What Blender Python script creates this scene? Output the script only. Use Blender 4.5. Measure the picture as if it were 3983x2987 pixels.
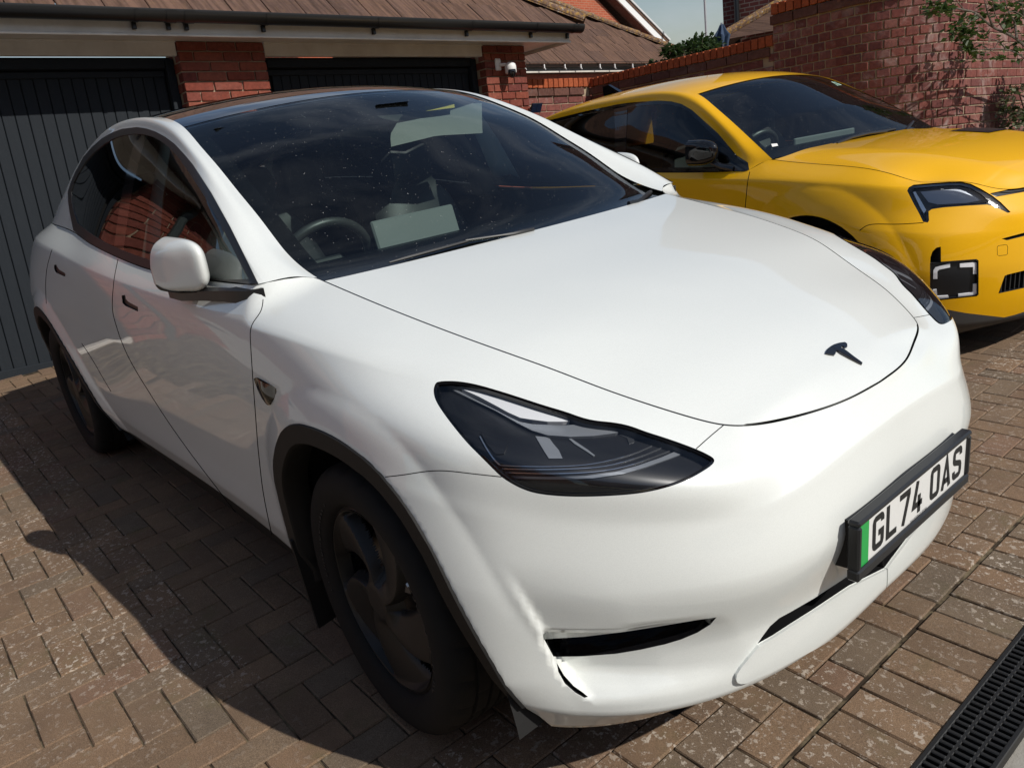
import bpy, bmesh, math, random
import numpy as np
from mathutils import Vector, Matrix, Quaternion
from mathutils.bvhtree import BVHTree
random.seed(7); np.random.seed(7)
for o in list(bpy.data.objects): bpy.data.objects.remove(o)
SC = bpy.context.scene
COL = SC.collection
# ------------------------------------------------------------------ camera
CAM = np.array([1.542875, -1.631762, 1.440001])
ROT = np.array([[0.653211, 0.747507, -0.120613], [0.173687, -0.302972, -0.937038], [-0.736985, 0.591135, -0.327737]])          # rows: right, down, forward
PW, PH, PF = 3983.0, 2987.0, 3095.99                # photograph size and focal length in pixels
cd = bpy.data.cameras.new('camera'); cam = bpy.data.objects.new('camera', cd); COL.objects.link(cam)
cd.sensor_fit = 'HORIZONTAL'; cd.sensor_width = 36.0; cd.lens = PF / PW * 36.0
cd.clip_start = 0.02; cd.clip_end = 2000
m = Matrix.Identity(4)
for i in range(3):
    m[i][0] = ROT[0][i]; m[i][1] = -ROT[1][i]; m[i][2] = -ROT[2][i]; m[i][3] = CAM[i]
cam.matrix_world = m
SC.camera = cam
# ------------------------------------------------------------------ sky, sun, exposure
SUN = Vector((1.07, 0.37, 1.0)).normalized()       # towards the sun
w = bpy.data.worlds.new('World'); SC.world = w; w.use_nodes = True
nt = w.node_tree; nt.nodes.clear()
sky = nt.nodes.new('ShaderNodeTexSky'); sky.sky_type = 'NISHITA'; sky.sun_disc = False
sky.sun_elevation = math.asin(SUN.z); sky.sun_rotation = math.atan2(SUN.x, SUN.y)
sky.air_density = 1.0; sky.dust_density = 0.7; sky.ozone_density = 1.0
tc = nt.nodes.new('ShaderNodeTexCoord'); mp = nt.nodes.new('ShaderNodeMapping'); mp.inputs['Scale'].default_value = (1.1, 1.6, 3.2)
cn = nt.nodes.new('ShaderNodeTexNoise'); cn.inputs['Scale'].default_value = 2.3; cn.inputs['Detail'].default_value = 9; cn.inputs['Roughness'].default_value = .6
cr = nt.nodes.new('ShaderNodeValToRGB'); cr.color_ramp.elements[0].position = .46; cr.color_ramp.elements[0].color = (0, 0, 0, 1); cr.color_ramp.elements[1].position = .72; cr.color_ramp.elements[1].color = (.55, .55, .55, 1)
mx = nt.nodes.new('ShaderNodeMix'); mx.data_type = 'RGBA'; mx.inputs['B'].default_value = (6.4, 6.9, 7.6, 1)
bg = nt.nodes.new('ShaderNodeBackground'); bg.inputs['Strength'].default_value = 0.08
wo = nt.nodes.new('ShaderNodeOutputWorld')
L = nt.links.new
L(tc.outputs['Generated'], mp.inputs['Vector']); L(mp.outputs['Vector'], cn.inputs['Vector']); L(cn.outputs['Fac'], cr.inputs['Fac'])
L(cr.outputs['Color'], mx.inputs['Factor']); L(sky.outputs['Color'], mx.inputs['A']); L(mx.outputs['Result'], bg.inputs['Color']); L(bg.outputs['Background'], wo.inputs['Surface'])
sd = bpy.data.lights.new('sun', 'SUN'); sd.energy = 3.9; sd.angle = math.radians(.53); sd.color = (1.0, .955, .885)
sun = bpy.data.objects.new('sun', sd); COL.objects.link(sun); sun.rotation_euler = (-SUN).to_track_quat('-Z', 'Y').to_euler(); sun.location = (6, 2, 9)
SC.view_settings.view_transform = 'Standard'; SC.view_settings.look = 'None'; SC.view_settings.exposure = 0.0; SC.view_settings.gamma = 1.0
SC.view_settings.use_curve_mapping = False
SC.render.engine = 'CYCLES'
SC.cycles.max_bounces = 10; SC.cycles.transparent_max_bounces = 16; SC.cycles.glossy_bounces = 5; SC.cycles.caustics_reflective = False; SC.cycles.caustics_refractive = False
# ------------------------------------------------------------------ pixel helpers
def ray(x, y):
    v = np.array([(x - PW/2)/PF, (y - PH/2)/PF, 1.0]) @ ROT
    return v/np.linalg.norm(v)
def px(P):
    c = (np.asarray(P, float) - CAM) @ ROT.T
    return np.stack([PW/2 + PF*c[..., 0]/c[..., 2], PH/2 + PF*c[..., 1]/c[..., 2]], -1)
def at(x, y, axis, val):
    v = ray(x, y); return Vector(CAM + v*((val - CAM[axis])/v[axis]))
DS = 1.8006
def Z(ox, oy, s, pts): return [(ox + a*s, oy + b*s) for a, b in pts]
# ------------------------------------------------------------------ scene helpers
def tag(o, label=None, cat=None, group=None, kind=None):
    if label: o['label'] = label
    if cat: o['category'] = cat
    if group: o['group'] = group
    if kind: o['kind'] = kind
    return o
def link(name, data, parent=None):
    o = bpy.data.objects.new(name, data); COL.objects.link(o)
    if parent is not None: o.parent = parent
    return o
def empty(name, loc=(0, 0, 0), rot=None, parent=None):
    o = link(name, None, parent); o.location = loc; o.empty_display_size = .1
    if rot is not None: o.rotation_euler = rot
    return o
def mesh(name, V, F, mat, parent=None, smooth=False, normals=None):
    me = bpy.data.meshes.new(name); me.from_pydata([tuple(map(float, v)) for v in V], [], [tuple(f) for f in F])
    if mat is not None: me.materials.append(mat)
    if smooth:
        me.polygons.foreach_set('use_smooth', [True]*len(me.polygons))
    me.update()
    if normals is not None: me.normals_split_custom_set_from_vertices([tuple(map(float, n)) for n in normals])
    return link(name, me, parent)
def frombm(name, bm, mat, parent=None, smooth=False, angle=None):
    me = bpy.data.meshes.new(name); bm.to_mesh(me); bm.free()
    if mat is not None: me.materials.append(mat)
    if smooth: me.polygons.foreach_set('use_smooth', [True]*len(me.polygons))
    if angle is not None and smooth: me.set_sharp_from_angle(angle=math.radians(angle))
    return link(name, me, parent)
class MB:
    """collects boxes, tubes, prisms and lathes into one mesh"""
    def __init__(s): s.V = []; s.F = []
    def add(s, V, F):
        b = len(s.V); s.V += [tuple(v) for v in V]; s.F += [tuple(i + b for i in f) for f in F]; return s
    def box(s, c, d, rz=0.0, bev=0.0, M=None):
        hx, hy, hz = d[0]/2, d[1]/2, d[2]/2
        if bev <= 0:
            P = [(-hx, -hy, -hz), (hx, -hy, -hz), (hx, hy, -hz), (-hx, hy, -hz), (-hx, -hy, hz), (hx, -hy, hz), (hx, hy, hz), (-hx, hy, hz)]
            F = [(0, 3, 2, 1), (4, 5, 6, 7), (0, 1, 5, 4), (1, 2, 6, 5), (2, 3, 7, 6), (3, 0, 4, 7)]
        else:
            bm = bmesh.new(); bmesh.ops.create_cube(bm, size=1); bmesh.ops.scale(bm, vec=d, verts=bm.verts)
            bmesh.ops.bevel(bm, geom=list(bm.edges), offset=bev, segments=1, affect='EDGES', profile=.5)
            bm.verts.ensure_lookup_table(); P = [tuple(v.co) for v in bm.verts]; F = [tuple(v.index for v in f.verts) for f in bm.faces]; bm.free()
        R = Matrix.Rotation(rz, 3, 'Z'); c = Vector(c)
        if M is not None: return s.add([M @ Vector(p) for p in P], F)
        return s.add([R @ Vector(p) + c for p in P], F)
    def tube(s, pts, r, n=10, caps=True, squash=None):
        pts = [Vector(p) for p in pts]; k = len(pts); rr = r if hasattr(r, '__len__') else [r]*k
        V = []; up = None
        for i, p in enumerate(pts):
            t = (pts[min(i+1, k-1)] - pts[max(i-1, 0)]).normalized()
            if up is None: up = Vector((0, 0, 1)) if abs(t.z) < .9 else Vector((1, 0, 0))
            a = t.cross(up).normalized(); b = a.cross(t).normalized(); up = b
            q = squash or 1.0
            V += [p + a*math.cos(2*math.pi*j/n)*rr[i] + b*math.sin(2*math.pi*j/n)*rr[i]*q for j in range(n)]
        F = [(i*n+j, i*n+(j+1) % n, (i+1)*n+(j+1) % n, (i+1)*n+j) for i in range(k-1) for j in range(n)]
        if caps: F += [tuple(range(n))[::-1], tuple((k-1)*n+j for j in range(n))]
        return s.add(V, F)
    def lathe(s, prof, n=48, M=None, closed=False):
        """prof: list of (radius, height) round local z"""
        V = []; k = len(prof)
        for r, h in prof:
            V += [Vector((r*math.cos(2*math.pi*j/n), r*math.sin(2*math.pi*j/n), h)) for j in range(n)]
        F = [(i*n+j, i*n+(j+1) % n, (i+1)*n+(j+1) % n, (i+1)*n+j) for i in range(k-1) for j in range(n)]
        if closed: F += [((k-1)*n+j, (k-1)*n+(j+1) % n, (j+1) % n, j) for j in range(n)]
        if M is not None: V = [M @ v for v in V]
        return s.add(V, F)
    def prism(s, poly, z0, z1, M=None):
        n = len(poly); V = [Vector((x, y, z0)) for x, y in poly] + [Vector((x, y, z1)) for x, y in poly]
        F = [tuple(range(n))[::-1], tuple(range(n, 2*n))] + [(i, (i+1) % n, n+(i+1) % n, n+i) for i in range(n)]
        if M is not None: V = [M @ v for v in V]
        return s.add(V, F)
    def grid(s, P):
        """P: rows x cols of points"""
        r, c = len(P), len(P[0]); V = [p for row in P for p in row]
        return s.add(V, [(i*c+j, i*c+j+1, (i+1)*c+j+1, (i+1)*c+j) for i in range(r-1) for j in range(c-1)])
    def build(s, name, mat, parent=None, smooth=False, angle=30, fix=False):
        o = mesh(name, s.V, s.F, mat, parent, smooth)
        if fix:
            bm = bmesh.new(); bm.from_mesh(o.data); bmesh.ops.remove_doubles(bm, verts=bm.verts, dist=1e-5); bmesh.ops.recalc_face_normals(bm, faces=bm.faces); bm.to_mesh(o.data); bm.free()
        if smooth and angle: o.data.set_sharp_from_angle(angle=math.radians(angle))
        return o
def spline(pts, n=None, u=None, dense=16):
    """natural cubic spline through points, chord-length parameter"""
    P = np.array(pts, float); d = np.maximum(np.linalg.norm(np.diff(P, axis=0), axis=1), 1e-6)**.75
    t = np.concatenate([[0], np.cumsum(d)]); k = len(P)
    if k == 2:
        uu = np.linspace(0, 1, n or dense); return P[0] + (P[1]-P[0])*uu[:, None]
    h = np.diff(t); A = np.zeros((k, k)); B = np.zeros_like(P); A[0, 0] = A[-1, -1] = 1
    for i in range(1, k-1):
        A[i, i-1] = h[i-1]; A[i, i] = 2*(h[i-1]+h[i]); A[i, i+1] = h[i]
        B[i] = 6*((P[i+1]-P[i])/h[i] - (P[i]-P[i-1])/h[i-1])
    Mm = np.linalg.solve(A, B)
    uu = np.linspace(0, t[-1], n or dense*(k-1)+1) if u is None else np.asarray(u)*t[-1]
    i = np.clip(np.searchsorted(t, uu, side='right')-1, 0, k-2); a = (t[i+1]-uu)[:, None]; b = (uu-t[i])[:, None]; hh = h[i][:, None]
    return Mm[i]*a**3/(6*hh) + Mm[i+1]*b**3/(6*hh) + (P[i]/hh - Mm[i]*hh/6)*a + (P[i+1]/hh - Mm[i+1]*hh/6)*b
def inside(poly, p):
    x, y = p; c = False; j = len(poly)-1
    for i in range(len(poly)):
        xi, yi = poly[i]; xj, yj = poly[j]
        if (yi > y) != (yj > y) and x < (xj-xi)*(y-yi)/(yj-yi)+xi: c = not c
        j = i
    return c
# ------------------------------------------------------------------ materials
def N(nt, typ, **kw):
    n = nt.nodes.new('ShaderNode'+typ)
    for k, v in kw.items():
        if k in n.inputs: n.inputs[k].default_value = v
        else: setattr(n, k, v)
    return n
def mat(name, col=(.5, .5, .5), rough=.5, metal=0.0, coat=0.0, coatr=.03, spec=.5, emit=None, alpha=None, trans=0.0, sss=0.0):
    mt = bpy.data.materials.new(name); mt.use_nodes = True; b = mt.node_tree.nodes['Principled BSDF']
    b.inputs['Base Color'].default_value = (*col, 1); b.inputs['Roughness'].default_value = rough; b.inputs['Metallic'].default_value = metal
    b.inputs['Coat Weight'].default_value = coat; b.inputs['Coat Roughness'].default_value = coatr; b.inputs['Specular IOR Level'].default_value = spec
    b.inputs['Transmission Weight'].default_value = trans
    if sss: b.inputs['Subsurface Weight'].default_value = sss
    if emit: b.inputs['Emission Color'].default_value = (*emit[:3], 1); b.inputs['Emission Strength'].default_value = emit[3]
    return mt
def bsdf(mt): return mt.node_tree.nodes['Principled BSDF']
def rnd(nt):
    """a random number per piece: object random + island random"""
    oi = N(nt, 'ObjectInfo'); g = N(nt, 'NewGeometry'); a = N(nt, 'Math', operation='ADD'); f = N(nt, 'Math', operation='FRACT')
    nt.links.new(oi.outputs['Random'], a.inputs[0]); nt.links.new(g.outputs['Random Per Island'], a.inputs[1]); nt.links.new(a.outputs[0], f.inputs[0])
    return f.outputs[0]
def ramp(nt, src, stops):
    r = N(nt, 'ValToRGB'); e = r.color_ramp.elements
    while len(e) < len(stops): e.new(.5)
    for q, (p, c) in zip(e, stops): q.position = p; q.color = (*c, 1) if len(c) == 3 else c
    nt.links.new(src, r.inputs['Fac']); return r.outputs['Color']
def noise(nt, scale, detail=4, rough=.55, vec=None, dist=0.0):
    n = N(nt, 'TexNoise'); n.inputs['Scale'].default_value = scale; n.inputs['Detail'].default_value = detail; n.inputs['Roughness'].default_value = rough; n.inputs['Distortion'].default_value = dist
    if vec is None: vec = N(nt, 'NewGeometry').outputs['Position']
    nt.links.new(vec, n.inputs['Vector']); return n.outputs['Fac']
def mixc(nt, f, a, b, blend='MIX'):
    m = N(nt, 'Mix'); m.data_type = 'RGBA'; m.blend_type = blend
    for s, v in (('Factor', f), ('A', a), ('B', b)):
        if isinstance(v, bpy.types.NodeSocket): nt.links.new(v, m.inputs[s])
        elif s == 'Factor': m.inputs[0].default_value = v
        else: m.inputs[s].default_value = (*v, 1)
    return m.outputs['Result']
def bump(nt, h, strength, dist, b):
    n = N(nt, 'Bump'); n.inputs['Strength'].default_value = strength; n.inputs['Distance'].default_value = dist
    nt.links.new(h, n.inputs['Height']); nt.links.new(n.outputs['Normal'], b.inputs['Normal']); return n
def mth(nt, op, a, b=None, clamp=False):
    n = N(nt, 'Math', operation=op); n.use_clamp = clamp
    for i, v in enumerate((a, b)):
        if v is None: continue
        if isinstance(v, bpy.types.NodeSocket): nt.links.new(v, n.inputs[i])
        else: n.inputs[i].default_value = v
    return n.outputs[0]
def glass_mat(name, tint, rough=0.0, ior=1.5, dirt=0.0):
    mt = bpy.data.materials.new(name); mt.use_nodes = True; nt = mt.node_tree; nt.nodes.clear()
    o = N(nt, 'OutputMaterial'); t = N(nt, 'BsdfTransparent'); t.inputs['Color'].default_value = (*tint, 1)
    g = N(nt, 'BsdfGlossy'); g.inputs['Roughness'].default_value = rough; g.inputs['Color'].default_value = (.95, .97, 1, 1)
    f = N(nt, 'Fresnel'); f.inputs['IOR'].default_value = ior; m = N(nt, 'MixShader')
    geo = N(nt, 'NewGeometry'); inv = mth(nt, 'SUBTRACT', 1.0, geo.outputs['Backfacing'])
    fac = f.outputs[0]
    nt.links.new(fac, m.inputs[0]); nt.links.new(t.outputs[0], m.inputs[1]); nt.links.new(g.outputs[0], m.inputs[2])
    if dirt:
        d = N(nt, 'BsdfDiffuse'); d.inputs['Color'].default_value = (.6, .6, .58, 1); m2 = N(nt, 'MixShader')
        sp = mth(nt, 'GREATER_THAN', noise(nt, 160, 2), .74); k = mth(nt, 'MULTIPLY', sp, .55); k = mth(nt, 'ADD', k, dirt)
        nt.links.new(k, m2.inputs[0]); nt.links.new(m.outputs[0], m2.inputs[1]); nt.links.new(d.outputs[0], m2.inputs[2]); nt.links.new(m2.outputs[0], o.inputs[0])
    else: nt.links.new(m.outputs[0], o.inputs[0])
    return mt
def paint(name, col, rough=.38, flake=.0, coatr=.02, spec=.5, metal=0.0):
    mt = mat(name, col, rough, metal, 1.0, coatr, spec); nt = mt.node_tree; b = bsdf(mt); b.inputs['Coat IOR'].default_value = 1.58 if 'white' in name else 1.38
    if flake:
        v = N(nt, 'TexVoronoi'); v.inputs['Scale'].default_value = 1100; nt.links.new(N(nt, 'NewGeometry').outputs['Position'], v.inputs['Vector'])
        c = ramp(nt, v.outputs['Color'], [(0, tuple(x*(1-flake) for x in col)), (1, tuple(min(1, x*(1+flake)) for x in col))]); nt.links.new(c, b.inputs['Base Color'])
    # road film: faint uneven dust towards the bottom of the car
    return mt
M_WHITE = paint('white_pearl_paint', (.775, .80, .77), .42, .06, .03)
M_YELLOW = paint('yellow_paint', (.90, .47, .001), .5, .04, .04, .2)
M_BLACKG = mat('gloss_black', (.006, .006, .007), .06, 0, .6, .02)
M_SATIN = mat('satin_black', (.012, .012, .013), .32)
M_CLAD = mat('black_plastic_cladding', (.011, .0105, .010), .6, 0, 0, 0, .35)
_nt = M_CLAD.node_tree; bump(_nt, noise(_nt, 900, 2), .25, .002, bsdf(M_CLAD))
M_GAP = mat('dark_gap', (.01, .01, .01), .8)
M_RUBBER = mat('tyre_rubber', (.009, .009, .009), .8, 0, 0, 0, .3)
_nt = M_RUBBER.node_tree; _c = mixc(_nt, noise(_nt, 35, 5), (.007, .007, .007), (.013, .012, .011)); _nt.links.new(_c, bsdf(M_RUBBER).inputs['Base Color'])
M_WHEEL = mat('dark_grey_wheel_cover', (.016, .0155, .015), .45, 0, 0, 0, .4)
M_WHEELD = mat('wheel_recess', (.004, .004, .004), .7)
M_DISC = mat('brake_disc_steel', (.30, .29, .28), .4, .9)
M_WSCREEN = glass_mat('windscreen_glass', (.72, .83, .80), 0, 1.50, .003)
M_SIDEGLASS = glass_mat('tinted_side_glass', (.62, .70, .67), 0, 1.55)
M_PRIVACY = glass_mat('dark_privacy_glass', (.06, .065, .065), 0, 1.5)
M_ROOFGLASS = mat('black_roof_glass', (.006, .006, .008), .02, 0, 1.0, .01)
M_LENS = glass_mat('headlight_lens', (.93, .94, .95), 0, 1.50)
M_DRL = mat('white_light_guide', (.86, .87, .90), .45, 0, 0, 0, .5)
M_REFL = mat('bright_reflector', (.62, .64, .67), .16, .95)
M_GREYREFL = mat('grey_light_blade', (.30, .32, .35), .3, .4)
M_LAMPBLK = mat('lamp_housing_black', (.011, .012, .015), .35)
M_DARKINT = mat('black_interior_trim', (.012, .013, .014), .6)
M_SEAT = mat('black_seat_leather', (.016, .016, .017), .5)
M_LIGHTINT = mat('pale_grey_interior_trim', (.34, .35, .335), .75)
M_SCREEN = mat('screen_back_grey', (.16, .17, .168), .45)
M_WHEELRIM = mat('steering_leather', (.03, .03, .03), .42)
M_SILVER = mat('silver_insert', (.5, .5, .5), .3, .9)
M_PLATEW = mat('plate_white', (.78, .78, .76), .3, 0, .4)
M_PLATEB = mat('plate_black_print', (.01, .01, .01), .5)
M_GREEN = mat('plate_green_band', (.02, .36, .07), .4)
M_STICK = mat('sticker_yellow', (.75, .6, .12), .5)
M_STICKW = mat('sticker_white', (.8, .8, .78), .5)
# ------------------------------------------------------------------ sheet-metal skins: a lofted surface that outlines are cut into
from mathutils.interpolate import poly_3d_calc
def grid_normals(P, seam=True):
    du = np.gradient(P, axis=1); dv = np.gradient(P, axis=0)
    n = np.cross(du, dv); ln = np.linalg.norm(n, axis=2, keepdims=True)
    bad = ln[..., 0] < 1e-12
    n = n/np.maximum(ln, 1e-12)
    return n, bad
class Skin:
    def __init__(s, P, M=None, flip=False, Nrm=None):
        """P rows x cols x 3 in the car's own frame (right half, y<0); M places the car in the world"""
        P = np.asarray(P, float); s.M = M or Matrix.Identity(4); s.Mi = s.M.inverted(); s.camL = s.Mi @ Vector(CAM)
        r, c = P.shape[:2]
        if Nrm is None: Nrm, _ = grid_normals(P)
        if flip: Nrm = -Nrm
        s.N0 = [Vector(n) for n in Nrm.reshape(-1, 3)]; s.V0 = [Vector(p) for p in P.reshape(-1, 3)]
        s.F0 = [(i*c+j, i*c+j+1, (i+1)*c+j+1, (i+1)*c+j) for i in range(r-1) for j in range(c-1)]
        if flip: s.F0 = [f[::-1] for f in s.F0]
        s.bvh = BVHTree.FromPolygons(s.V0, s.F0)
        s.bm = bmesh.new(); vs = [s.bm.verts.new(v) for v in s.V0]
        for f in s.F0:
            if len({tuple(round(x, 7) for x in s.V0[i]) for i in f}) > 2: s.bm.faces.new([vs[i] for i in f])
        s.finish()
    @classmethod
    def of(cls, ext, M=None, push=0.0):
        V, F, Nn = ext; s = cls.__new__(cls); s.M = M or Matrix.Identity(4); s.Mi = s.M.inverted(); s.camL = s.Mi @ Vector(CAM)
        s.V0 = [v - n*push for v, n in zip(V, Nn)]; s.N0 = list(Nn); s.F0 = list(F); s.bvh = BVHTree.FromPolygons(s.V0, s.F0)
        s.bm = bmesh.new(); vs = [s.bm.verts.new(v) for v in s.V0]
        for f in F:
            try: s.bm.faces.new([vs[i] for i in f])
            except ValueError: pass
        s.finish(); return s
    def finish(s):
        s.Mn = np.array(s.M)[:3]; R4_ = Matrix.Identity(4)
        for i in range(3):
            for k in range(3): R4_[i][k] = ROT[i][k]
        s.C = R4_ @ Matrix.Translation(-Vector(CAM)) @ s.M
    def pr(s, co, mode):
        if mode == 'cam':
            c = s.C @ co
            return (PW/2 + PF*c.x/c.z, PH/2 + PF*c.y/c.z) if c.z > .05 else (1e6, 1e6)
        if mode == 'side': return (co[0], co[2])
        if mode == 'top': return (co[0], co[1])
        if mode == 'front': return (co[1], co[2])
    def plane(s, a, b, mode):
        if mode == 'cam':
            Rm = s.Mi.to_3x3(); ra = Rm @ Vector(ray(*a)); rb = Rm @ Vector(ray(*b)); return s.camL, ra.cross(rb).normalized()
        if mode == 'side': return Vector((a[0], 0, a[1])), Vector((b[0]-a[0], 0, b[1]-a[1])).cross(Vector((0, 1, 0))).normalized()
        if mode == 'top': return Vector((a[0], a[1], 0)), Vector((b[0]-a[0], b[1]-a[1], 0)).cross(Vector((0, 0, 1))).normalized()
        if mode == 'front': return Vector((0, a[0], a[1])), Vector((0, b[0]-a[0], b[1]-a[1])).cross(Vector((1, 0, 0))).normalized()
    def active(s, poly, mode, pred=None):
        """faces whose projected box meets the outline's box -> {face: box}"""
        x0 = min(p[0] for p in poly); x1 = max(p[0] for p in poly); y0 = min(p[1] for p in poly); y1 = max(p[1] for p in poly)
        s.bm.verts.index_update()
        co = np.array([v.co[:] for v in s.bm.verts])
        if mode == 'cam': q = px(co @ s.Mn[:, :3].T + s.Mn[:, 3])
        else: q = co[:, {'side': [0, 2], 'top': [0, 1], 'front': [1, 2]}[mode]]
        q = q.tolist(); out = {}
        for f in s.bm.faces:
            p = [q[v.index] for v in f.verts]; xs = [a[0] for a in p]; a0 = min(xs); b0 = max(xs)
            if a0 > x1 or b0 < x0: continue
            ys = [a[1] for a in p]; a1 = min(ys); b1 = max(ys)
            if a1 > y1 or b1 < y0: continue
            if mode == 'cam' and f.normal.dot(s.camL - f.verts[0].co) <= 0 and f.calc_area() > 1e-9: continue
            if pred and not pred(f.calc_center_median()): continue
            out[f] = (a0, b0, a1, b1)
        return out
    def cut(s, poly, mode='cam', closed=True, pred=None):
        s.bm.normal_update()
        act = s.active(poly, mode, pred)
        n = len(poly)
        for i in range(n if closed else n-1):
            a, b = poly[i], poly[(i+1) % n]
            if abs(a[0]-b[0]) + abs(a[1]-b[1]) < 1e-9: continue
            x0, x1 = sorted((a[0], b[0])); y0, y1 = sorted((a[1], b[1]))
            sub = [f for f, q in act.items() if q[1] >= x0 and q[0] <= x1 and q[3] >= y0 and q[2] <= y1]
            if not sub: continue
            co, no = s.plane(a, b, mode)
            if no.length < .5: continue
            es = {e for f in sub for e in f.edges}; vs = {v for f in sub for v in f.verts}
            for f in sub: del act[f]
            r = bmesh.ops.bisect_plane(s.bm, geom=list(vs)+list(es)+sub, dist=1e-6, plane_co=co, plane_no=no)
            for g in r['geom']:
                if isinstance(g, bmesh.types.BMFace):
                    p = [s.pr(v.co, mode) for v in g.verts]; xs = [c[0] for c in p]; ys = [c[1] for c in p]; act[g] = (min(xs), max(xs), min(ys), max(ys))
        return act
    def inside(s, poly, mode, cand=None, pred=None):
        s.bm.normal_update()
        cand = cand if cand is not None else s.active(poly, mode, pred)
        return [f for f in cand if f.is_valid and inside(poly, s.pr(f.calc_center_median(), mode))]
    def nrm(s, co):
        loc, n, i, d = s.bvh.find_nearest(co)
        f = s.F0[i]; w = poly_3d_calc([s.V0[k] for k in f], loc); v = Vector()
        for k, a in zip(f, w): v += s.N0[k]*a
        return v.normalized() if v.length > 1e-6 else n
    def take(s, faces, keep=False):
        """remove these faces from the skin and return them as (V, F, N)"""
        ix = {}; V = []; F = []
        for f in faces:
            q = []
            for v in f.verts:
                if v not in ix: ix[v] = len(V); V.append(v.co.copy())
                q.append(ix[v])
            F.append(tuple(q))
        Nn = [s.nrm(v) for v in V]
        if not keep: bmesh.ops.delete(s.bm, geom=list(faces), context='FACES')
        return V, F, Nn
    def region(s, poly, mode='cam', keep=False, pred=None):
        act = s.cut(poly, mode, True, pred); fs = s.inside(poly, mode, [f for f in act if f.is_valid], pred)
        return s.take(fs, keep)
    def ribbon(s, line, hw, mode='cam', pred=None):
        return s.region(ribbon(line, hw), mode, pred=pred)
    def components(s):
        seen = set(); out = []
        for f in s.bm.faces:
            if f in seen: continue
            st = [f]; seen.add(f); comp = []
            while st:
                g = st.pop(); comp.append(g)
                for e in g.edges:
                    for h in e.link_faces:
                        if h not in seen: seen.add(h); st.append(h)
            out.append(comp)
        return out
def ribbon(line, hw):
    L = [Vector((a, b)) for a, b in line]; k = len(L); A = []; B = []
    for i in range(k):
        t = (L[min(i+1, k-1)] - L[max(i-1, 0)])
        if t.length < 1e-9: continue
        t.normalize(); n = Vector((-t.y, t.x)); A.append(tuple(L[i]+n*hw)); B.append(tuple(L[i]-n*hw))
    return A + B[::-1]
def smoothline(pts, n=40): return [tuple(p) for p in spline(pts, n=n)]
def boundary(F):
    d = {}
    for f in F:
        for i in range(len(f)):
            a, b = f[i], f[(i+1) % len(f)]
            if (b, a) in d: del d[(b, a)]
            else: d[(a, b)] = 1
    return list(d)
def sink(ext, depth, wall=True, dirv=None):
    """floor pushed in along the normals (or a fixed direction), with side walls: a real recess"""
    V, F, Nn = ext; b = len(V)
    if dirv is not None: dv = Vector(dirv).normalized(); Nn = [-dv]*b
    dp = depth if callable(depth) else (lambda p: depth)
    V2 = list(V) + [v - n*dp(v) for v, n in zip(V, Nn)]
    F2 = [tuple(i+b for i in f) for f in F]
    if wall: F2 += [(e[0], e[1], e[1]+b, e[0]+b) for e in boundary(F)]
    return V2, F2
def shell(ext, t, mt=None):
    """outer face plus rim folded inwards by t (a pressed panel edge)"""
    V, F, Nn = ext; V2 = list(V); N2 = list(Nn); F2 = list(F); mp = {}
    for a, b in boundary(F):
        q = []
        for i in (a, b):
            V2.append(V[i]); N2.append(Nn[i])
        i0 = len(V2)-2
    return V2, F2, N2
def both(name, V, F, mt, parent, Nn=None, smooth=False, mirror=True, rim=0.0, label=None):
    """the right-hand part and its mirrored twin"""
    out = []
    for sgn in ((1, -1) if mirror else (1,)):
        v = [Vector((p[0], p[1]*sgn, p[2])) for p in V]; f = [tuple(q) if sgn > 0 else tuple(q)[::-1] for q in F]
        n = None if Nn is None else [Vector((p[0], p[1]*sgn, p[2])) for p in Nn]
        out.append(mesh(name, v, f, mt, parent, smooth or n is not None, n))
    return out
def rims(ext, t):
    """rim strip of a panel, folded inwards"""
    V, F, Nn = ext; V2 = []; F2 = []; ix = {}
    def g(i):
        if i not in ix: ix[i] = len(V2); V2.append(V[i]); V2.append(V[i]-Nn[i]*t)
        return ix[i]
    for a, b in boundary(F):
        i, j = g(a), g(b); F2.append((j, i, i+1, j+1))
    return V2, F2
def station(P, xp, xr, K=60.0):
    x, Y = P[..., 0], np.abs(P[..., 1])
    f = np.degrees(np.arctan2(Y, np.maximum(x-xp, 0))); mid = 90+(xp-x)*K; base = 90+(xp-xr)*K
    r = base+np.degrees(np.arctan2(np.maximum(xr-x, 0), np.maximum(Y, 1e-6)))
    return np.where(x > xp, f, np.where(x >= xr, mid, r))
def row_at(row, st, xp, xr, smooth=1.5, lines=False):
    segs = row if isinstance(row[0][0], (tuple, list)) else [row]
    D = np.concatenate([spline(sg, dense=40) for sg in segs])
    sg = np.maximum.accumulate(station(D, xp, xr)); sg = sg + np.arange(len(sg))*1e-9
    R = np.stack([np.interp(st, sg, D[:, k]) for k in range(3)], 1)
    if smooth > 0:
        n = int(3*smooth)+1; k = np.exp(-.5*(np.arange(-n, n+1)/smooth)**2); k /= k.sum()
        a = R[1:n+1][::-1]*np.array([1, -1, 1]); b = R[-n-1:-1][::-1]*np.array([1, -1, 1])
        E = np.concatenate([a, R, b]); R = np.stack([np.convolve(E[:, i], k, 'valid') for i in range(3)], 1)
        R[0, 1] = 0; R[-1, 1] = 0
    return R
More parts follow.
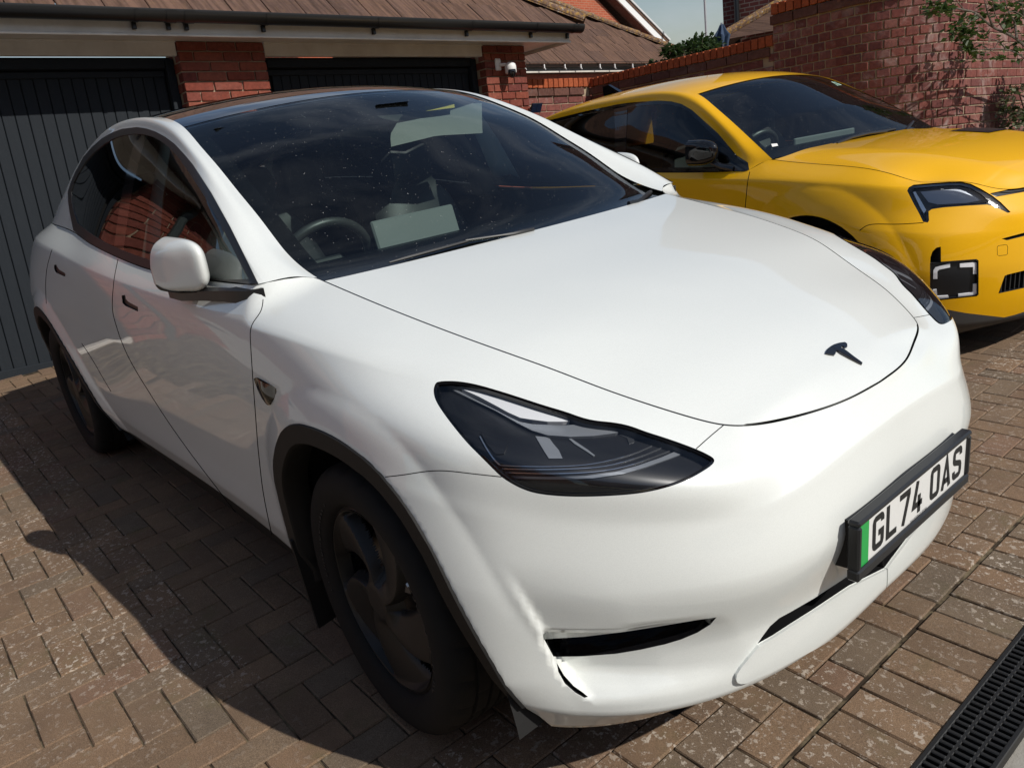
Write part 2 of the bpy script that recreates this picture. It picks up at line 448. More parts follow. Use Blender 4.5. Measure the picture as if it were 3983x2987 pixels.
def across(rows, crease, sub):
    """Hermite loft over the rows; crease[i] in 0..1 sharpens row i"""
    R = np.stack(rows); k = len(R); d = np.maximum(np.linalg.norm(np.diff(R, axis=0), axis=2, keepdims=True), 1e-5)
    ch = np.diff(R, axis=0)/d
    m = np.zeros_like(R); m[0] = ch[0]; m[-1] = ch[-1]
    for i in range(1, k-1): m[i] = (ch[i]*d[i-1]+ch[i-1]*d[i])/(d[i]+d[i-1])
    out = []; marks = []
    for i in range(k-1):
        ma = m[i]*(1-crease[i])+ch[i]*crease[i]; mb = m[i+1]*(1-crease[i+1])+ch[i]*crease[i+1]
        n = sub[i]; marks.append(len(out))
        for t in np.linspace(0, 1, n+1)[:-1]:
            h00, h10, h01, h11 = 2*t**3-3*t**2+1, t**3-2*t**2+t, -2*t**3+3*t**2, t**3-t**2
            out.append(h00*R[i]+h10*d[i]*ma+h01*R[i+1]+h11*d[i]*mb)
    out.append(R[-1]); marks.append(len(out)-1)
    return np.stack(out), marks

def islands(V, F):
    """split faces into connected groups"""
    par = list(range(len(V)))
    def fd(i):
        while par[i] != i: par[i] = par[par[i]]; i = par[i]
        return i
    for f in F:
        for i in f[1:]: par[fd(i)] = fd(f[0])
    g = {}
    for f in F: g.setdefault(fd(f[0]), []).append(f)
    return list(g.values())
def sub(V, F, Nn=None):
    ix = {}; v = []; n = []; ff = []
    for f in F:
        q = []
        for i in f:
            if i not in ix:
                ix[i] = len(v); v.append(V[i])
                if Nn: n.append(Nn[i])
            q.append(ix[i])
        ff.append(tuple(q))
    return v, ff, n
def chaikin(P, k=2):
    for _ in range(k):
        Q = []
        for i in range(len(P)):
            a, b = P[i], P[(i+1) % len(P)]; Q += [(a[0]*.75+b[0]*.25, a[1]*.75+b[1]*.25), (a[0]*.25+b[0]*.75, a[1]*.25+b[1]*.75)]
        P = Q
    return P
# ------------------------------------------------------------------ the white car (frame: x forward from the front axle, y left, z up; rows below use half widths)
XP, XR = 0.05, -3.15
def half(rows): return [[(x, -Y, z) for x, Y, z in r] for r in rows]
R0 = [(.70,0,.185),(.69,.2,.185),(.655,.4,.185),(.56,.62,.185),(.44,.77,.19),(.32,.82,.2),(0,.83,.2),(-.4,.83,.2),(-1.2,.83,.2),(-2.2,.83,.2),(-2.6,.83,.21),(-3.1,.82,.22),(-3.5,.74,.25),(-3.72,.45,.26),(-3.78,0,.26)]
R1 = [(.768,0,.205),(.765,.1,.205),(.757,.2,.205),(.742,.3,.206),(.716,.42,.208),(.676,.54,.21),(.628,.65,.212),(.545,.765,.216),(.468,.83,.226),(.41,.862,.245),(.33,.88,.26),(0,.885,.275),(-.4,.882,.29),(-.7,.876,.305),(-1.5,.876,.305),(-2.1,.88,.29),(-2.5,.885,.28),(-3,.885,.3),(-3.3,.86,.33),(-3.6,.74,.36),(-3.8,.4,.36),(-3.84,0,.36)]
R2 = [(.800,0,.262),(.789,.2,.262),(.757,.4,.262),(.708,.56,.265),(.645,.68,.27),(.552,.787,.28),(.482,.848,.30),(.42,.88,.32),(.34,.896,.34),(0,.90,.36),(-.4,.897,.36),(-.7,.892,.365),(-1.5,.892,.365),(-2.2,.895,.365),(-2.6,.90,.40),(-3,.90,.42),(-3.3,.88,.44),(-3.62,.76,.46),(-3.84,.4,.46),(-3.88,0,.46)]
R3 = [(.798,0,.40),(.788,.2,.40),(.756,.38,.40),(.705,.52,.40),(.638,.65,.405),(.556,.768,.41),(.49,.842,.415),(.43,.884,.42),(.34,.90,.43),(0,.908,.45),(-.4,.90,.46),(-.7,.893,.46),(-1.5,.893,.46),(-2.2,.90,.46),(-2.6,.91,.5),(-3,.91,.52),(-3.3,.89,.54),(-3.64,.77,.56),(-3.86,.4,.56),(-3.9,0,.56)]
R4 = [(.838,0,.54),(.827,.2,.54),(.79,.38,.54),(.738,.51,.545),(.668,.63,.55),(.582,.748,.555),(.512,.823,.56),(.45,.875,.565),(.36,.905,.575),(0,.916,.60),(-.4,.906,.62),(-.7,.90,.62),(-1.5,.90,.62),(-2.2,.905,.62),(-2.6,.92,.64),(-3,.92,.66),(-3.3,.90,.68),(-3.66,.78,.70),(-3.86,.4,.70),(-3.9,0,.70)]
R5 = [(.822,0,.708),(.806,.2,.698),(.764,.38,.672),(.724,.47,.665),(.667,.575,.675),(.592,.69,.693),(.513,.79,.712),(.445,.855,.73),(.36,.895,.745),(.2,.915,.77),(0,.92,.79),(-.4,.915,.78),(-.7,.909,.78),(-1.5,.911,.78),(-2.2,.913,.78),(-2.6,.925,.80),(-3,.925,.81),(-3.3,.90,.82),(-3.65,.78,.84),(-3.82,.4,.85),(-3.85,0,.85)]
R6 = [(.804,0,.743),(.788,.2,.738),(.752,.36,.728),(.72,.48,.732),(.663,.585,.753),(.585,.69,.785),(.50,.785,.818),(.415,.845,.845),(.32,.878,.862),(.15,.90,.882),(0,.907,.892),(-.4,.913,.895),(-.7,.911,.895),(-1.5,.913,.895),(-2.2,.912,.905),(-2.6,.912,.925),(-3,.90,.935),(-3.3,.87,.945),(-3.6,.76,.955),(-3.76,.4,.97),(-3.79,0,.97)]
R7 = [(.795,0,.759),(.778,.2,.758),(.742,.36,.760),(.706,.47,.768),(.655,.522,.794),(.60,.566,.822),(.555,.603,.842),(.51,.643,.859),(.444,.682,.883),(.359,.722,.909),(.277,.772,.929),(.18,.81,.946),(.06,.845,.965),(-.1,.872,.984),(-.32,.892,.999),(-.7,.903,1.008),(-1.2,.905,1.018),(-2,.90,1.046),(-2.5,.885,1.08),(-2.9,.86,1.09),(-3.2,.82,1.095),(-3.5,.72,1.09),(-3.66,.4,1.10),(-3.68,0,1.10)]
R8 = [[(.786,0,.777),(.7815,.084,.7765),(.768,.168,.776),(.733,.287,.780),(.704,.373,.791),(.673,.416,.8),(.63,.452,.817),(.555,.50,.848),(.47,.54,.879),(.379,.579,.914),(.285,.618,.947),(.165,.648,.977),(.027,.67,1.006),(-.142,.685,1.037),(-.345,.698,1.0745)],
      [(-.345,.698,1.0745),(-.372,.712,1.087),(-.388,.745,1.093),(-.40,.80,1.094),(-.42,.847,1.092)],
      [(-.42,.847,1.092),(-.6,.854,1.085),(-.9,.858,1.079),(-1.19,.859,1.077),(-1.62,.853,1.097),(-2.03,.842,1.132),(-2.3,.815,1.15),(-2.6,.79,1.16),(-2.9,.77,1.165),(-3.2,.72,1.16),(-3.45,.6,1.155),(-3.55,.35,1.17),(-3.57,0,1.17)]]
for _i, (_d, _c, _w) in {2: (.03, .4, .4), 3: (.045, .45, .35), 4: (.05, .5, .33), 5: (.052, .52, .3), 6: (.04, .58, .25)}.items():
    _r = (R0, R1, R2, R3, R4, R5, R6)[_i]
    for _k, (_x, _Y, _z) in enumerate(_r):
        if _x > -.1: _q = _d*math.exp(-((_Y-_c)/_w)**2)*min(1, max(0, _x/.3)); _r[_k] = (_x+_q*.85, _Y+_q*.5*(1 if _Y > 0 else 0), _z)
base_r = 90+(XP-XR)*60
ST = np.concatenate([np.linspace(0, 90, 126)[:-1], 90+np.linspace(0, (XP+2.3)*60, 165)[:-1], 90+np.linspace((XP+2.3)*60, (XP-XR)*60, 30)[:-1], np.linspace(base_r, base_r+90, 46)])
neg = lambda r: [tuple((x, -Y, z) for x, Y, z in s) for s in r] if isinstance(r[0][0], tuple) else [(x, -Y, z) for x, Y, z in r]
ROWS = [row_at(neg(r), ST, XP, XR, sm) for r, sm in zip((R0, R1, R2, R3, R4, R5, R6, R7, R8), (2, 2, 2, 2, 2, 2, 2, 2, .8))]
BODY, MK = across(ROWS, [0, 1, .7, .2, .2, .93, .0, .45, 0], [3, 6, 12, 12, 14, 9, 9, 10])
# wheel-arch flares: a flat band round each opening that stands out a little
ARCHF = [(-.40,.20),(-.405,.346),(-.405,.50),(-.385,.60),(-.305,.705),(-.185,.789),(-.035,.815),(.107,.807),(.239,.765),(.33,.684),(.394,.573),(.441,.455),(.470,.361),(.492,.27),(.505,.15)]
ARCHR = [(-3.36,.20),(-3.36,.38),(-3.33,.52),(-3.25,.66),(-3.12,.75),(-2.96,.79),(-2.80,.765),(-2.68,.69),(-2.56,.575),(-2.45,.45),(-2.35,.36),(-2.27,.31),(-2.20,.26),(-2.15,.20)]
def arch_dist(x, z, C):
    L = np.array(C); d = np.full(x.shape, 9.0)
    for a, b in zip(L[:-1], L[1:]):
        e = b-a; t = np.clip(((x-a[0])*e[0]+(z-a[1])*e[1])/(e@e), 0, 1); d = np.minimum(d, np.hypot(x-a[0]-t*e[0], z-a[1]-t*e[1]))
    return d
AF = smoothline(ARCHF, 60); AR = smoothline(ARCHR, 60)
for C in (AF, AR):
    d = arch_dist(BODY[..., 0], BODY[..., 2], C)
    wgt = np.clip(1-d/.078, 0, 1)**.85; lo = np.clip((BODY[..., 2]-.26)/.1, 0, 1)
    BODY[..., 1] -= .020*wgt*lo*(BODY[..., 1] < -.6)
# intake scoop below the side slot (outline read in the photograph, pressed into the bumper along x)
Zb = lambda pts: Z(1700, 1700, .6329, pts)
scoopL = np.array([(395,770),(450,880),(520,1000),(590,1120),(655,1225),(700,1330),(740,1410),(790,1490),(850,1550),(925,1600)], float)*.6329+1700
Pp = px(BODY); nrm0, _ = grid_normals(BODY)
def seglen(P, L):
    d = np.full(P.shape[:-1], 1e9); sd = np.zeros(P.shape[:-1])
    for a, b in zip(L[:-1], L[1:]):
        e = b-a; t = np.clip(((P-a)@e)/(e@e), 0, 1); q = P-a-t[..., None]*e; dd = np.hypot(q[..., 0], q[..., 1])
        s = e[0]*q[..., 1]-e[1]*q[..., 0]; m_ = dd < d; d = np.where(m_, dd, d); sd = np.where(m_, s, sd)
    return d, sd
dl, sl = seglen(Pp, scoopL)
front = (BODY[..., 0] > .25) & (BODY[..., 1] < -.25) & (BODY[..., 2] < .62)
ytop = np.interp(Pp[..., 0], [1700+.6329*a for a in (640,900,1150,1400,1715,1900)], [1700+.6329*a for a in (1238,1222,1192,1153,1108,1080)])
ybot = np.interp(Pp[..., 0], [1700+.6329*a for a in (640,925,1200,1500,1850,2000)], [1700+.6329*a for a in (1640,1625,1610,1570,1480,1440)])
ss = lambda t: np.clip(t, 0, 1)**2*(3-2*np.clip(t, 0, 1))
dep = .050*ss(dl/20)*np.clip(1-dl/640, 0, 1)**1.2*ss((Pp[..., 1]-ytop)/14)*ss((ybot-Pp[..., 1])/75)*(sl < 0)*front
vy = ss((Pp[..., 1]-(1700+.6329*760))/(.6329*420))
dep = dep + .013*ss(dl/16)*np.clip(1-dl/330, 0, 1)**1.3*vy*ss((ybot-Pp[..., 1])/60)*(sl < 0)*front
BODY[..., 0] -= dep*.9; BODY[..., 1] += dep*.35
# lower lip: shallow step below the slit
NB, _ = grid_normals(BODY); 
if (NB[40, 300, 1] > 0): NB = -NB; FLIP = True
else: FLIP = False
# symmetric normals on the centre line
for j in (0, -1): NB[:, j, 1] = 0; NB[:, j] /= np.maximum(np.linalg.norm(NB[:, j], axis=1, keepdims=True), 1e-9)
# 2 mm back from the bonnet shut line
e = BODY[-2]-BODY[-1]; BODY[-1] += e*np.minimum(.0022/np.maximum(np.linalg.norm(e, axis=1, keepdims=True), 1e-6), .6)
_F = np.cross(BODY[41, 300]-BODY[40, 300], BODY[40, 301]-BODY[40, 300])
skin = Skin(BODY, None, False, NB)
# orient faces along the normals
_f0 = skin.bm.faces[:][0] if False else None
def orient(sk):
    sk.bm.normal_update(); fl = [f for f in sk.bm.faces if f.normal.dot(sk.nrm(f.calc_center_median())) < 0]
    if len(fl) > len(sk.bm.faces)/2:
        for f in sk.bm.faces: f.normal_flip()
    sk.bm.normal_update()
orient(skin)
WC = empty('parked_car')
tag(WC, 'white electric crossover car with black glass roof and black wheels', 'car', 'cars parked in front of the garages')
# ---- lower black sill and front lip: the strip between rows 0 and 1
xs_f = lambda f: f.calc_center_median()
zmid = MK[1]
# ---- headlight
HL = Z(1000, 1300, .85895, [(805,225),(820,213),(900,211),(985,224),(1100,257),(1200,289),(1300,322),(1400,351),(1470,377),(1530,391),(1620,399),(1690,414),(1760,441),(1850,469),(1930,497),(2000,524),(2055,551),(2074,568),(2062,592),(2000,632),(1940,664),(1850,696),(1750,718),(1650,729),(1500,736),(1380,734),(1270,723),(1200,701),(1140,669),(1100,641),(1050,591),(1000,541),(950,491),(900,431),(850,366),(810,306),(797,260)])
def inset(poly, d):
    P = [Vector(p) for p in poly]; n = len(P); A = sum(P[i].x*P[(i+1) % n].y-P[(i+1) % n].x*P[i].y for i in range(n)); s = 1 if A > 0 else -1; out = []
    for i in range(n):
        a = (P[i]-P[i-1]).normalized(); b = (P[(i+1) % n]-P[i]).normalized(); t = (a+b).normalized(); nn = Vector((-t.y, t.x))*s
        out.append(tuple(P[i]+nn*d/max(.5, nn.dot(Vector((-a.y, a.x))*s))))
    return out
HL = chaikin(HL, 2)
lamp_ext = skin.region(HL)
# ---- slot in the bumper corner, slit under the face, arches
slot = Zb([(658,1240),(900,1225),(1150,1195),(1400,1155),(1600,1122),(1718,1106),(1680,1150),(1600,1200),(1500,1242),(1400,1272),(1250,1305),(1100,1330),(900,1345),(740,1348),(715,1346)])
slot_ext = skin.region(slot, pred=lambda c: c.z < .6)
sliver_ext = skin.region(Zb([(735,1385),(780,1462),(840,1528),(900,1570),(928,1594),(905,1600),(850,1568),(785,1512),(745,1440)]))
slit = Z(2000, 2300, .8965, [(1055,226),(1080,190),(1110,150),(1150,115),(1200,88),(1300,30),(1415,-45),(1640,-200),(1640,-120),(1450,-25),(1300,75),(1200,138),(1120,190)])
slit_ext = skin.region(slit, pred=lambda c: c.z < .5)
blade = Z(2000, 2300, .8965, [(955,374),(958,352),(975,325),(1010,282),(1055,230),(1120,192),(1200,140),(1300,77),(1450,-23),(1640,-118),(1760,-180),(1760,-70),(1640,22),(1500,120),(1300,242),(1100,347),(1000,390),(975,393),(960,388)])
blade_ext = skin.region(blade, pred=lambda c: c.z < .5)
archf_ext = skin.region(AF+[(AF[-1][0], .0), (AF[0][0], .0)], 'side', pred=lambda c: c.y < -.5)
archr_ext = skin.region(AR[::-1]+[(AR[0][0], .0), (AR[-1][0], .0)], 'side', pred=lambda c: c.y < -.5)
# ---- shut lines (cut right through the skin, with dark walls behind)
Z3 = lambda p: Z(900, 700, .8137, p); Z6 = lambda p: Z(0, 900, .5877, p); Z4 = lambda p: Z(100, 400, .48216, p)
gaps = []
def shut(line, hw=2.0, pred=None, n=None):
    e = skin.ribbon(smoothline(line, n or max(8, 5*len(line))), hw, pred=pred); gaps.append(e)
shut(Z3([(735,1419),(830,1408),(930,1393),(1020,1390),(1120,1400),(1292,1419)]))
shut(Z(1000,1300,.85895,[(1988,519),(2060,455),(2122,404)]))
shut(Z6([(1741,450),(1725,530),(1668,618),(1657,720),(1665,850),(1675,1000),(1690,1200),(1705,1400),(1720,1550),(1738,1700),(1765,1850),(1800,2010)]), 1.8)
shut(Z6([(781,185),(758,300),(747,400),(746,530),(765,610),(790,690),(830,790),(870,870),(925,965),(1000,1085),(1080,1210),(1190,1370),(1330,1560),(1430,1690),(1560,1860)]), 1.5)
shut(Z6([(345,118),(310,250),(303,400),(306,480)]), 1.2)
shut(Z6([(540,740),(612,850),(690,985),(735,1060)]), 1.2)
for e in gaps:
    if not e[1]: continue
    v, f = sink(e, .012)
    both('panel_gap', v, f, M_GAP, WC)
# ---- handles, fender badge, towing cap
def tileobj(name, poly, mt, depth, proud=None, skin=skin, parent=WC, mode='cam', keep=False):
    e = skin.region(poly, mode, keep=keep); v, f = sink(e, depth) if depth > 0 else (e[0], e[1])
    return both(name, v, f, mt, parent, None, False)
tileobj('door_handle', Z4([(228,1310),(246,1304),(256,1326),(270,1346),(318,1376),(321,1400),(311,1401),(245,1371),(231,1346)]), M_SATIN, .006)
tileobj('door_handle', Z6([(805,425),(828,421),(833,448),(849,466),(913,501),(913,531),(834,496),(811,476)]), M_SATIN, .006)
badge = skin.region(Z3([(106,951),(114,945),(125,945),(205,988),(215,998),(216,1014),(202,1050),(188,1074),(177,1074),(150,1040),(124,1000)]))
V, F, Nn = badge; cen = sum(V, Vector())/len(V)
bv = [v+n*.011*max(0, 1-(v-cen).length/.055) for v, n in zip(V, Nn)]
both('fender_badge', bv, F, M_BLACKG, WC, None, True)
# ---- body panels: what is left falls apart into panels along the shut lines
def panel_name(c, z0, z1):
    return 'body_panel'
comps = skin.components()
for comp in comps:
    if len(comp) < 3: continue
    cs = [f.calc_center_median() for f in comp]; ar = [f.calc_area() for f in comp]; A = sum(ar)
    c = sum((p*a for p, a in zip(cs, ar)), Vector())/max(A, 1e-9)
    # the strip below row 1 is black plastic: split by height along row 1
    low = []; up = []
    for f, p in zip(comp, cs):
        st = float(station(np.array(p[:]), XP, XR)); zr = np.interp(st, ST, ROWS[1][:, 2])
        (low if p.z < zr-.0005 else up).append(f)
    for fs, kind in ((low, 'low'), (up, 'up')):
        if len(fs) < 3: continue
        ext = skin.take(fs, keep=True)
        cx = sum((f.calc_center_median()*f.calc_area() for f in fs), Vector())/max(1e-9, sum(f.calc_area() for f in fs))
        if kind == 'low': nm = 'lower_sill' if cx.x < 0 else 'front_lip'; mt_ = M_CLAD
        else:
            mt_ = M_WHITE
            nm = 'front_bumper' if cx.x > .4 and cx.z < .68 else 'front_wing' if cx.x > -.2 else 'front_door' if cx.x > -1.3 else 'rear_door' if cx.x > -2.15 else 'rear_quarter_panel'
        for grp in (islands(ext[0], ext[1]) if kind == 'low' else [ext[1]]):
            q = sub(ext[0], grp, ext[2]); both(nm, q[0], q[1], mt_, WC, q[2])
# ---- recesses: slot, sliver, slit, wheel wells
for nm, ex, dp in (('side_intake', slot_ext, .045), ('intake_sliver', sliver_ext, .02), ('lower_intake', slit_ext, .05)):
    v, f = sink(ex, dp, dirv=(-1, .30, 0 if nm != 'lower_intake' else -.1)); both(nm, v, f, M_SATIN if nm != 'side_intake' else M_BLACKG, WC)
v, f = sink(blade_ext, 0.0, False); both('lip_blade', [p + Vector((.007, -.003, .001)) for p in blade_ext[0]], blade_ext[1], M_WHITE, WC, blade_ext[2])
_b = MB()
for a, b in boundary(blade_ext[1]): _b.add([blade_ext[0][a]+Vector((.007, -.003, .001)), blade_ext[0][b]+Vector((.007, -.003, .001)), blade_ext[0][b]-blade_ext[2][b]*.004, blade_ext[0][a]-blade_ext[2][a]*.004], [(0, 1, 2, 3)])
both('lip_blade_edge', _b.V, _b.F, M_WHITE, WC)
# ---- bonnet
HX = np.array([-.36,-.275,-.15,0,.2,.379,.5,.6,.684,.743,.786]); HZ = np.array([1.092,1.0805,1.060,1.031,.992,.948,.912,.876,.838,.808,.777])
E8 = np.array([(x, Y, z) for x, Y, z in R8[0]]); _e = spline(E8, dense=30); _o = np.argsort(_e[:, 0])
_zc = spline(np.stack([HX, HZ], 1), n=800)
def hood_z(x, y):
    Ye = np.interp(x, _e[_o, 0], _e[_o, 1]); ze = np.interp(x, _e[_o, 0], _e[_o, 2]); zc = np.interp(x, _zc[:, 0], _zc[:, 1])
    s = np.clip(np.abs(y)/np.maximum(Ye, 1e-4), 0, 1)
    return ze + (zc-ze)*(1-s**2.0)
jc = int(np.sum(ROWS[8][:, 0] >= -.344)); 
j_ = [j for j in range(len(ST)) if ROWS[8][j, 0] >= -.344 and ST[j] < 130]
edge = ROWS[8][j_]; edge = edge[np.argsort(-edge[:, 0])]
HP = []
nv = 26
for p in edge:
    x0, Y0 = p[0], abs(p[1]); xc = x0 if x0 > -.15 else x0 + (x0+.15)*(-.386) ; row = []
    g = 1-.0022/max(Y0, .01)
    for t in np.linspace(0, 1, nv):
        Y = Y0*t*(g if Y0 > .02 else 1); x = xc+(x0-xc)*t**2
        if x0 > .70: x = x - .0022*(t**0)
        row.append((x, -Y, float(hood_z(min(x, .7855), Y))))
    HP.append(row)
HP = np.array(HP)
eps = 1e-3
def hood_n(x, y):
    def f(a, b): return hood_zs(a, b)
    return None
# normals from the height field, smoothed
gx = np.gradient(HP, axis=0); gy = np.gradient(HP, axis=1); hn = np.cross(gx, gy); hn *= np.sign(hn[..., 2:3]+1e-12); hn /= np.maximum(np.linalg.norm(hn, axis=2, keepdims=True), 1e-9)
hn[:, 0, 1] = 0; hn[:2] = hn[2:3]; hn /= np.linalg.norm(hn, axis=2, keepdims=True)
r, c = HP.shape[:2]
full = np.concatenate([HP[:, ::-1], HP[:, 1:]*np.array([1, -1, 1])], 1); fulln = np.concatenate([hn[:, ::-1], hn[:, 1:]*np.array([1, -1, 1])], 1)
cc = full.shape[1]
HF = [(i*cc+j, i*cc+j+1, (i+1)*cc+j+1, (i+1)*cc+j) for i in range(r-1) for j in range(cc-1)]
hv = full.reshape(-1, 3); hnn = fulln.reshape(-1, 3)
bonnet = mesh('bonnet', hv, HF, M_WHITE, WC, True, hnn)
rv, rf = rims(([Vector(v) for v in hv], HF, [Vector(n) for n in hnn]), .012); mesh('panel_edge', rv, rf, M_WHITE, bonnet)
# dark gutter under the bonnet shut line
gut = MB(); A = [Vector(p) for p in ROWS[8][j_]]
for sg in (1, -1):
    pr_ = [[Vector((p.x, p.y*sg, p.z-.018)) + Vector((d[0], d[1]*sg, 0)) for p in A] for d in ((-.012, .012), (.006, -.012))]
    gut.grid(pr_)
gut.build('bonnet_seal', M_GAP, bonnet)
def hood_hit(q):
    d = Vector(ray(*q)); o_ = Vector(CAM); lo, hi = .4, 3.0
    f = lambda t: (o_+d*t).z - float(hood_z((o_+d*t).x, (o_+d*t).y)) if (o_+d*t).x < .786 else (o_+d*t).z-.777
    t = lo
    while f(t) > 0 and t < hi: t += .01
    a, b = t-.01, t
    for _ in range(30):
        mm = (a+b)/2
        if f(mm) > 0: a = mm
        else: b = mm
    return o_+d*b
# emblem on the bonnet, a stylised T: curved cap and tapering stem
def decal(name, poly, lift, mt, parent, hit=hood_hit, up=Vector((.45, 0, .9))):
    P = [hit(q) for q in poly]; n = len(P); V = [p+up*lift for p in P]+[p-up*.002 for p in P]
    return mesh(name, V, [tuple(range(n))]+[(i, n+i, n+(i+1) % n, (i+1) % n) for i in range(n)], mt, parent)
ZN = lambda p: Z(2500, 1150, .6329, p)
decal('emblem', ZN([(1119,362),(1123,347),(1133,333),(1150,319),(1172,307),(1205,297),(1238,293),(1252,302),(1253,322),(1240,330),(1229,331),(1233,322),(1226,316),(1214,326),(1245,343),(1290,378),(1330,407),(1346,419),(1343,429),(1325,421),(1270,393),(1215,363),(1192,345),(1183,352),(1180,366),(1172,372),(1140,367)]), .004, M_BLACKG, bonnet)
# ---- cabin: pillars, cant rail and side glass plane as one skin; windscreen and roof between the rails
Gp = [(-.345,.698,1.0745),(-.421,.701,1.089),(-.554,.694,1.149),(-.683,.685,1.228),(-.811,.676,1.298),(-.953,.664,1.374),(-1.107,.646,1.44),(-1.295,.619,1.508),(-1.55,.60,1.552),(-1.85,.59,1.565),(-2.2,.58,1.548),(-2.6,.56,1.485),(-3.0,.53,1.385),(-3.42,.50,1.25)]
Wp = [(-.41,.846,1.094),(-.486,.824,1.136),(-.652,.786,1.221),(-.832,.748,1.306),(-1.026,.711,1.387),(-1.233,.680,1.456),(-1.448,.659,1.503),(-1.675,.647,1.53),(-1.865,.643,1.536),(-2.1,.643,1.522),(-2.3,.648,1.49),(-2.5,.658,1.445),(-2.7,.67,1.39),(-3.0,.655,1.30),(-3.42,.60,1.20)]
Gs = spline(Gp, n=900); Ws = spline(Wp, n=900)
fx = lambda S, x: np.array([np.interp(-x, -S[:, 0], S[:, 1]), np.interp(-x, -S[:, 0], S[:, 2])])
bel = ROWS[8]; bo = (bel[:, 0] < -.40) & (ST < base_r+40)
Bx = -bel[bo, 0]; By = -bel[bo, 1]; Bz = bel[bo, 2]
cx_ = np.concatenate([-np.linspace(.424, 2.6, 150), -np.linspace(2.62, 3.42, 20)])
rowsC = [[], [], [], [], []]
J = spline([(x, Y, z) for x, Y, z in R8[1]], n=40)
for x in cx_:
    b = np.array([np.interp(-x, Bx, By), np.interp(-x, Bx, Bz)+.002]); w_ = fx(Ws, x); g = fx(Gs, x)
    md = (b+w_)/2 + np.array([.010, .003])*min(1, (w_[1]-b[1])/.15)
    cr_ = (w_+g)/2 + np.array([.010, .014])
    for L_, p in zip(rowsC, (b, md, w_, cr_, g)): L_.append((x, -p[0], p[1]))
t_ = np.clip((-.424-cx_)/.14, 0, 1); 
for L_, k in zip(rowsC, (39, 37, 34, 18, 4)):
    jp = J[k]
    for i, x in enumerate(cx_):
        if t_[i] >= 1: break
        s_ = (1-t_[i])**2; q = L_[i]
        if i == 0: q0 = q
        L_[i] = (q[0]+(jp[0]-q0[0])*s_, q[1]+(-jp[1]-q0[1])*s_, q[2]+(jp[2]-q0[2])*s_)
CAB, CM = across([np.array(r_) for r_ in rowsC], [0, 0, .35, 0, 0], [10, 10, 6, 6])
NC, _ = grid_normals(CAB)
if NC[10, 60, 1] > 0: NC = -NC
cab = Skin(CAB, None, False, NC); orient(cab)
DLO = Z4([(345,720),(370,640),(400,570),(470,440),(540,360),(620,290),(700,245),(780,215),(900,200),(980,212),(1050,235),(1130,278),(1200,330),(1280,415),(1350,500),(1500,730),(1650,1000),(1800,1300),(1872,1450),(1895,1492),(1600,1480),(1320,1440),(1040,1356),(880,1300),(740,1246),(620,1191),(500,1121),(390,1031),(362,900),(347,800)])
GLS = Z4([(372,720),(392,650),(430,572),(495,470),(560,400),(640,335),(720,288),(790,266),(880,252),(960,258),(1030,278),(1100,315),(1170,370),(1240,447),(1310,545),(1460,775),(1610,1045),(1750,1320),(1805,1425),(1600,1430),(1350,1385),(1070,1290),(900,1235),(760,1183),(640,1128),(520,1050),(425,975),(392,880),(374,790)])
side_ext = cab.region(GLS)
gsk = None
trim_ext = cab.region(DLO)
v, f = sink(trim_ext, -.003); both('window_trim', v, f, M_SATIN, WC, None, False)
# split the glass at the middle pillar
def split_x(ext, fn):
    V, F, Nn = ext; A = [[], []]
    for q in F:
        c = sum((V[i] for i in q), Vector())/len(q); A[0 if fn(c) else 1].append(q)
    out = []
    for Fs in A:
        ix = {}; vv = []; nn = []; ff = []
        for q in Fs:
            r_ = []
            for i in q:
                if i not in ix: ix[i] = len(vv); vv.append(V[i]); nn.append(Nn[i])
                r_.append(ix[i])
            ff.append(tuple(r_))
        out.append((vv, ff, nn))
    return out
lin = lambda c: px(np.array(c))[0] - np.interp(px(np.array(c))[1], [500, 1000], [100+760*.482, 100+820*.482])
fr, rr = split_x(side_ext, lambda c: c.x > -1.55)
rr, pil = split_x(rr, lambda c: c.x < -1.66)
both('front_side_window', fr[0], fr[1], M_SIDEGLASS, WC, fr[2]); both('rear_side_window', rr[0], rr[1], M_PRIVACY, WC, rr[2]); both('middle_pillar', pil[0], pil[1], M_BLACKG, WC, pil[2])
comp = list(cab.bm.faces); ext = cab.take(comp, keep=True)
both('roof_pillar', ext[0], ext[1], M_WHITE, WC, ext[2])
# windscreen / roof / tailgate glass
def bulge(x): return np.interp(-x, [.34, .6, 1.0, 1.3, 1.7, 3.5], [.075, .115, .115, .10, .02, -.03]), np.interp(-x, [.34, .6, 1.0, 1.3, 1.7, 2.4, 3.5], [.004, .022, .040, .048, .052, .055, .06])
def glass_grid(x0, x1, n, yscale=1.0, off=.0, nu=41, drop=0.0):
    sel = Gs[(Gs[:, 0] <= x0) & (Gs[:, 0] >= x1)]; ii = np.linspace(0, len(sel)-1, n).astype(int); rows_ = []
    for g in sel[ii]:
        bx, bz = bulge(g[0]); rows_.append([(g[0]+bx*(1-s*s)+ (0 if True else 0), g[1]*s*yscale, g[2]+bz*(1-s*s)-off-.004) for s in np.linspace(-1, 1, nu)])
    return rows_
def gobj(name, rows_, mt, parent=WC):
    mb = MB().grid(rows_); o = mb.build(name, mt, parent, True, None); 
    if o.data.polygons[len(o.data.polygons)//2].normal.z < 0: o.data.flip_normals()
    return o
ws = gobj('windscreen', glass_grid(-.348, -1.290, 60), M_WSCREEN)
rg = gobj('glass_roof', glass_grid(-1.293, -2.77, 50), M_ROOFGLASS)
tg = gobj('tailgate_glass', glass_grid(-2.755, -3.418, 20), M_ROOFGLASS)
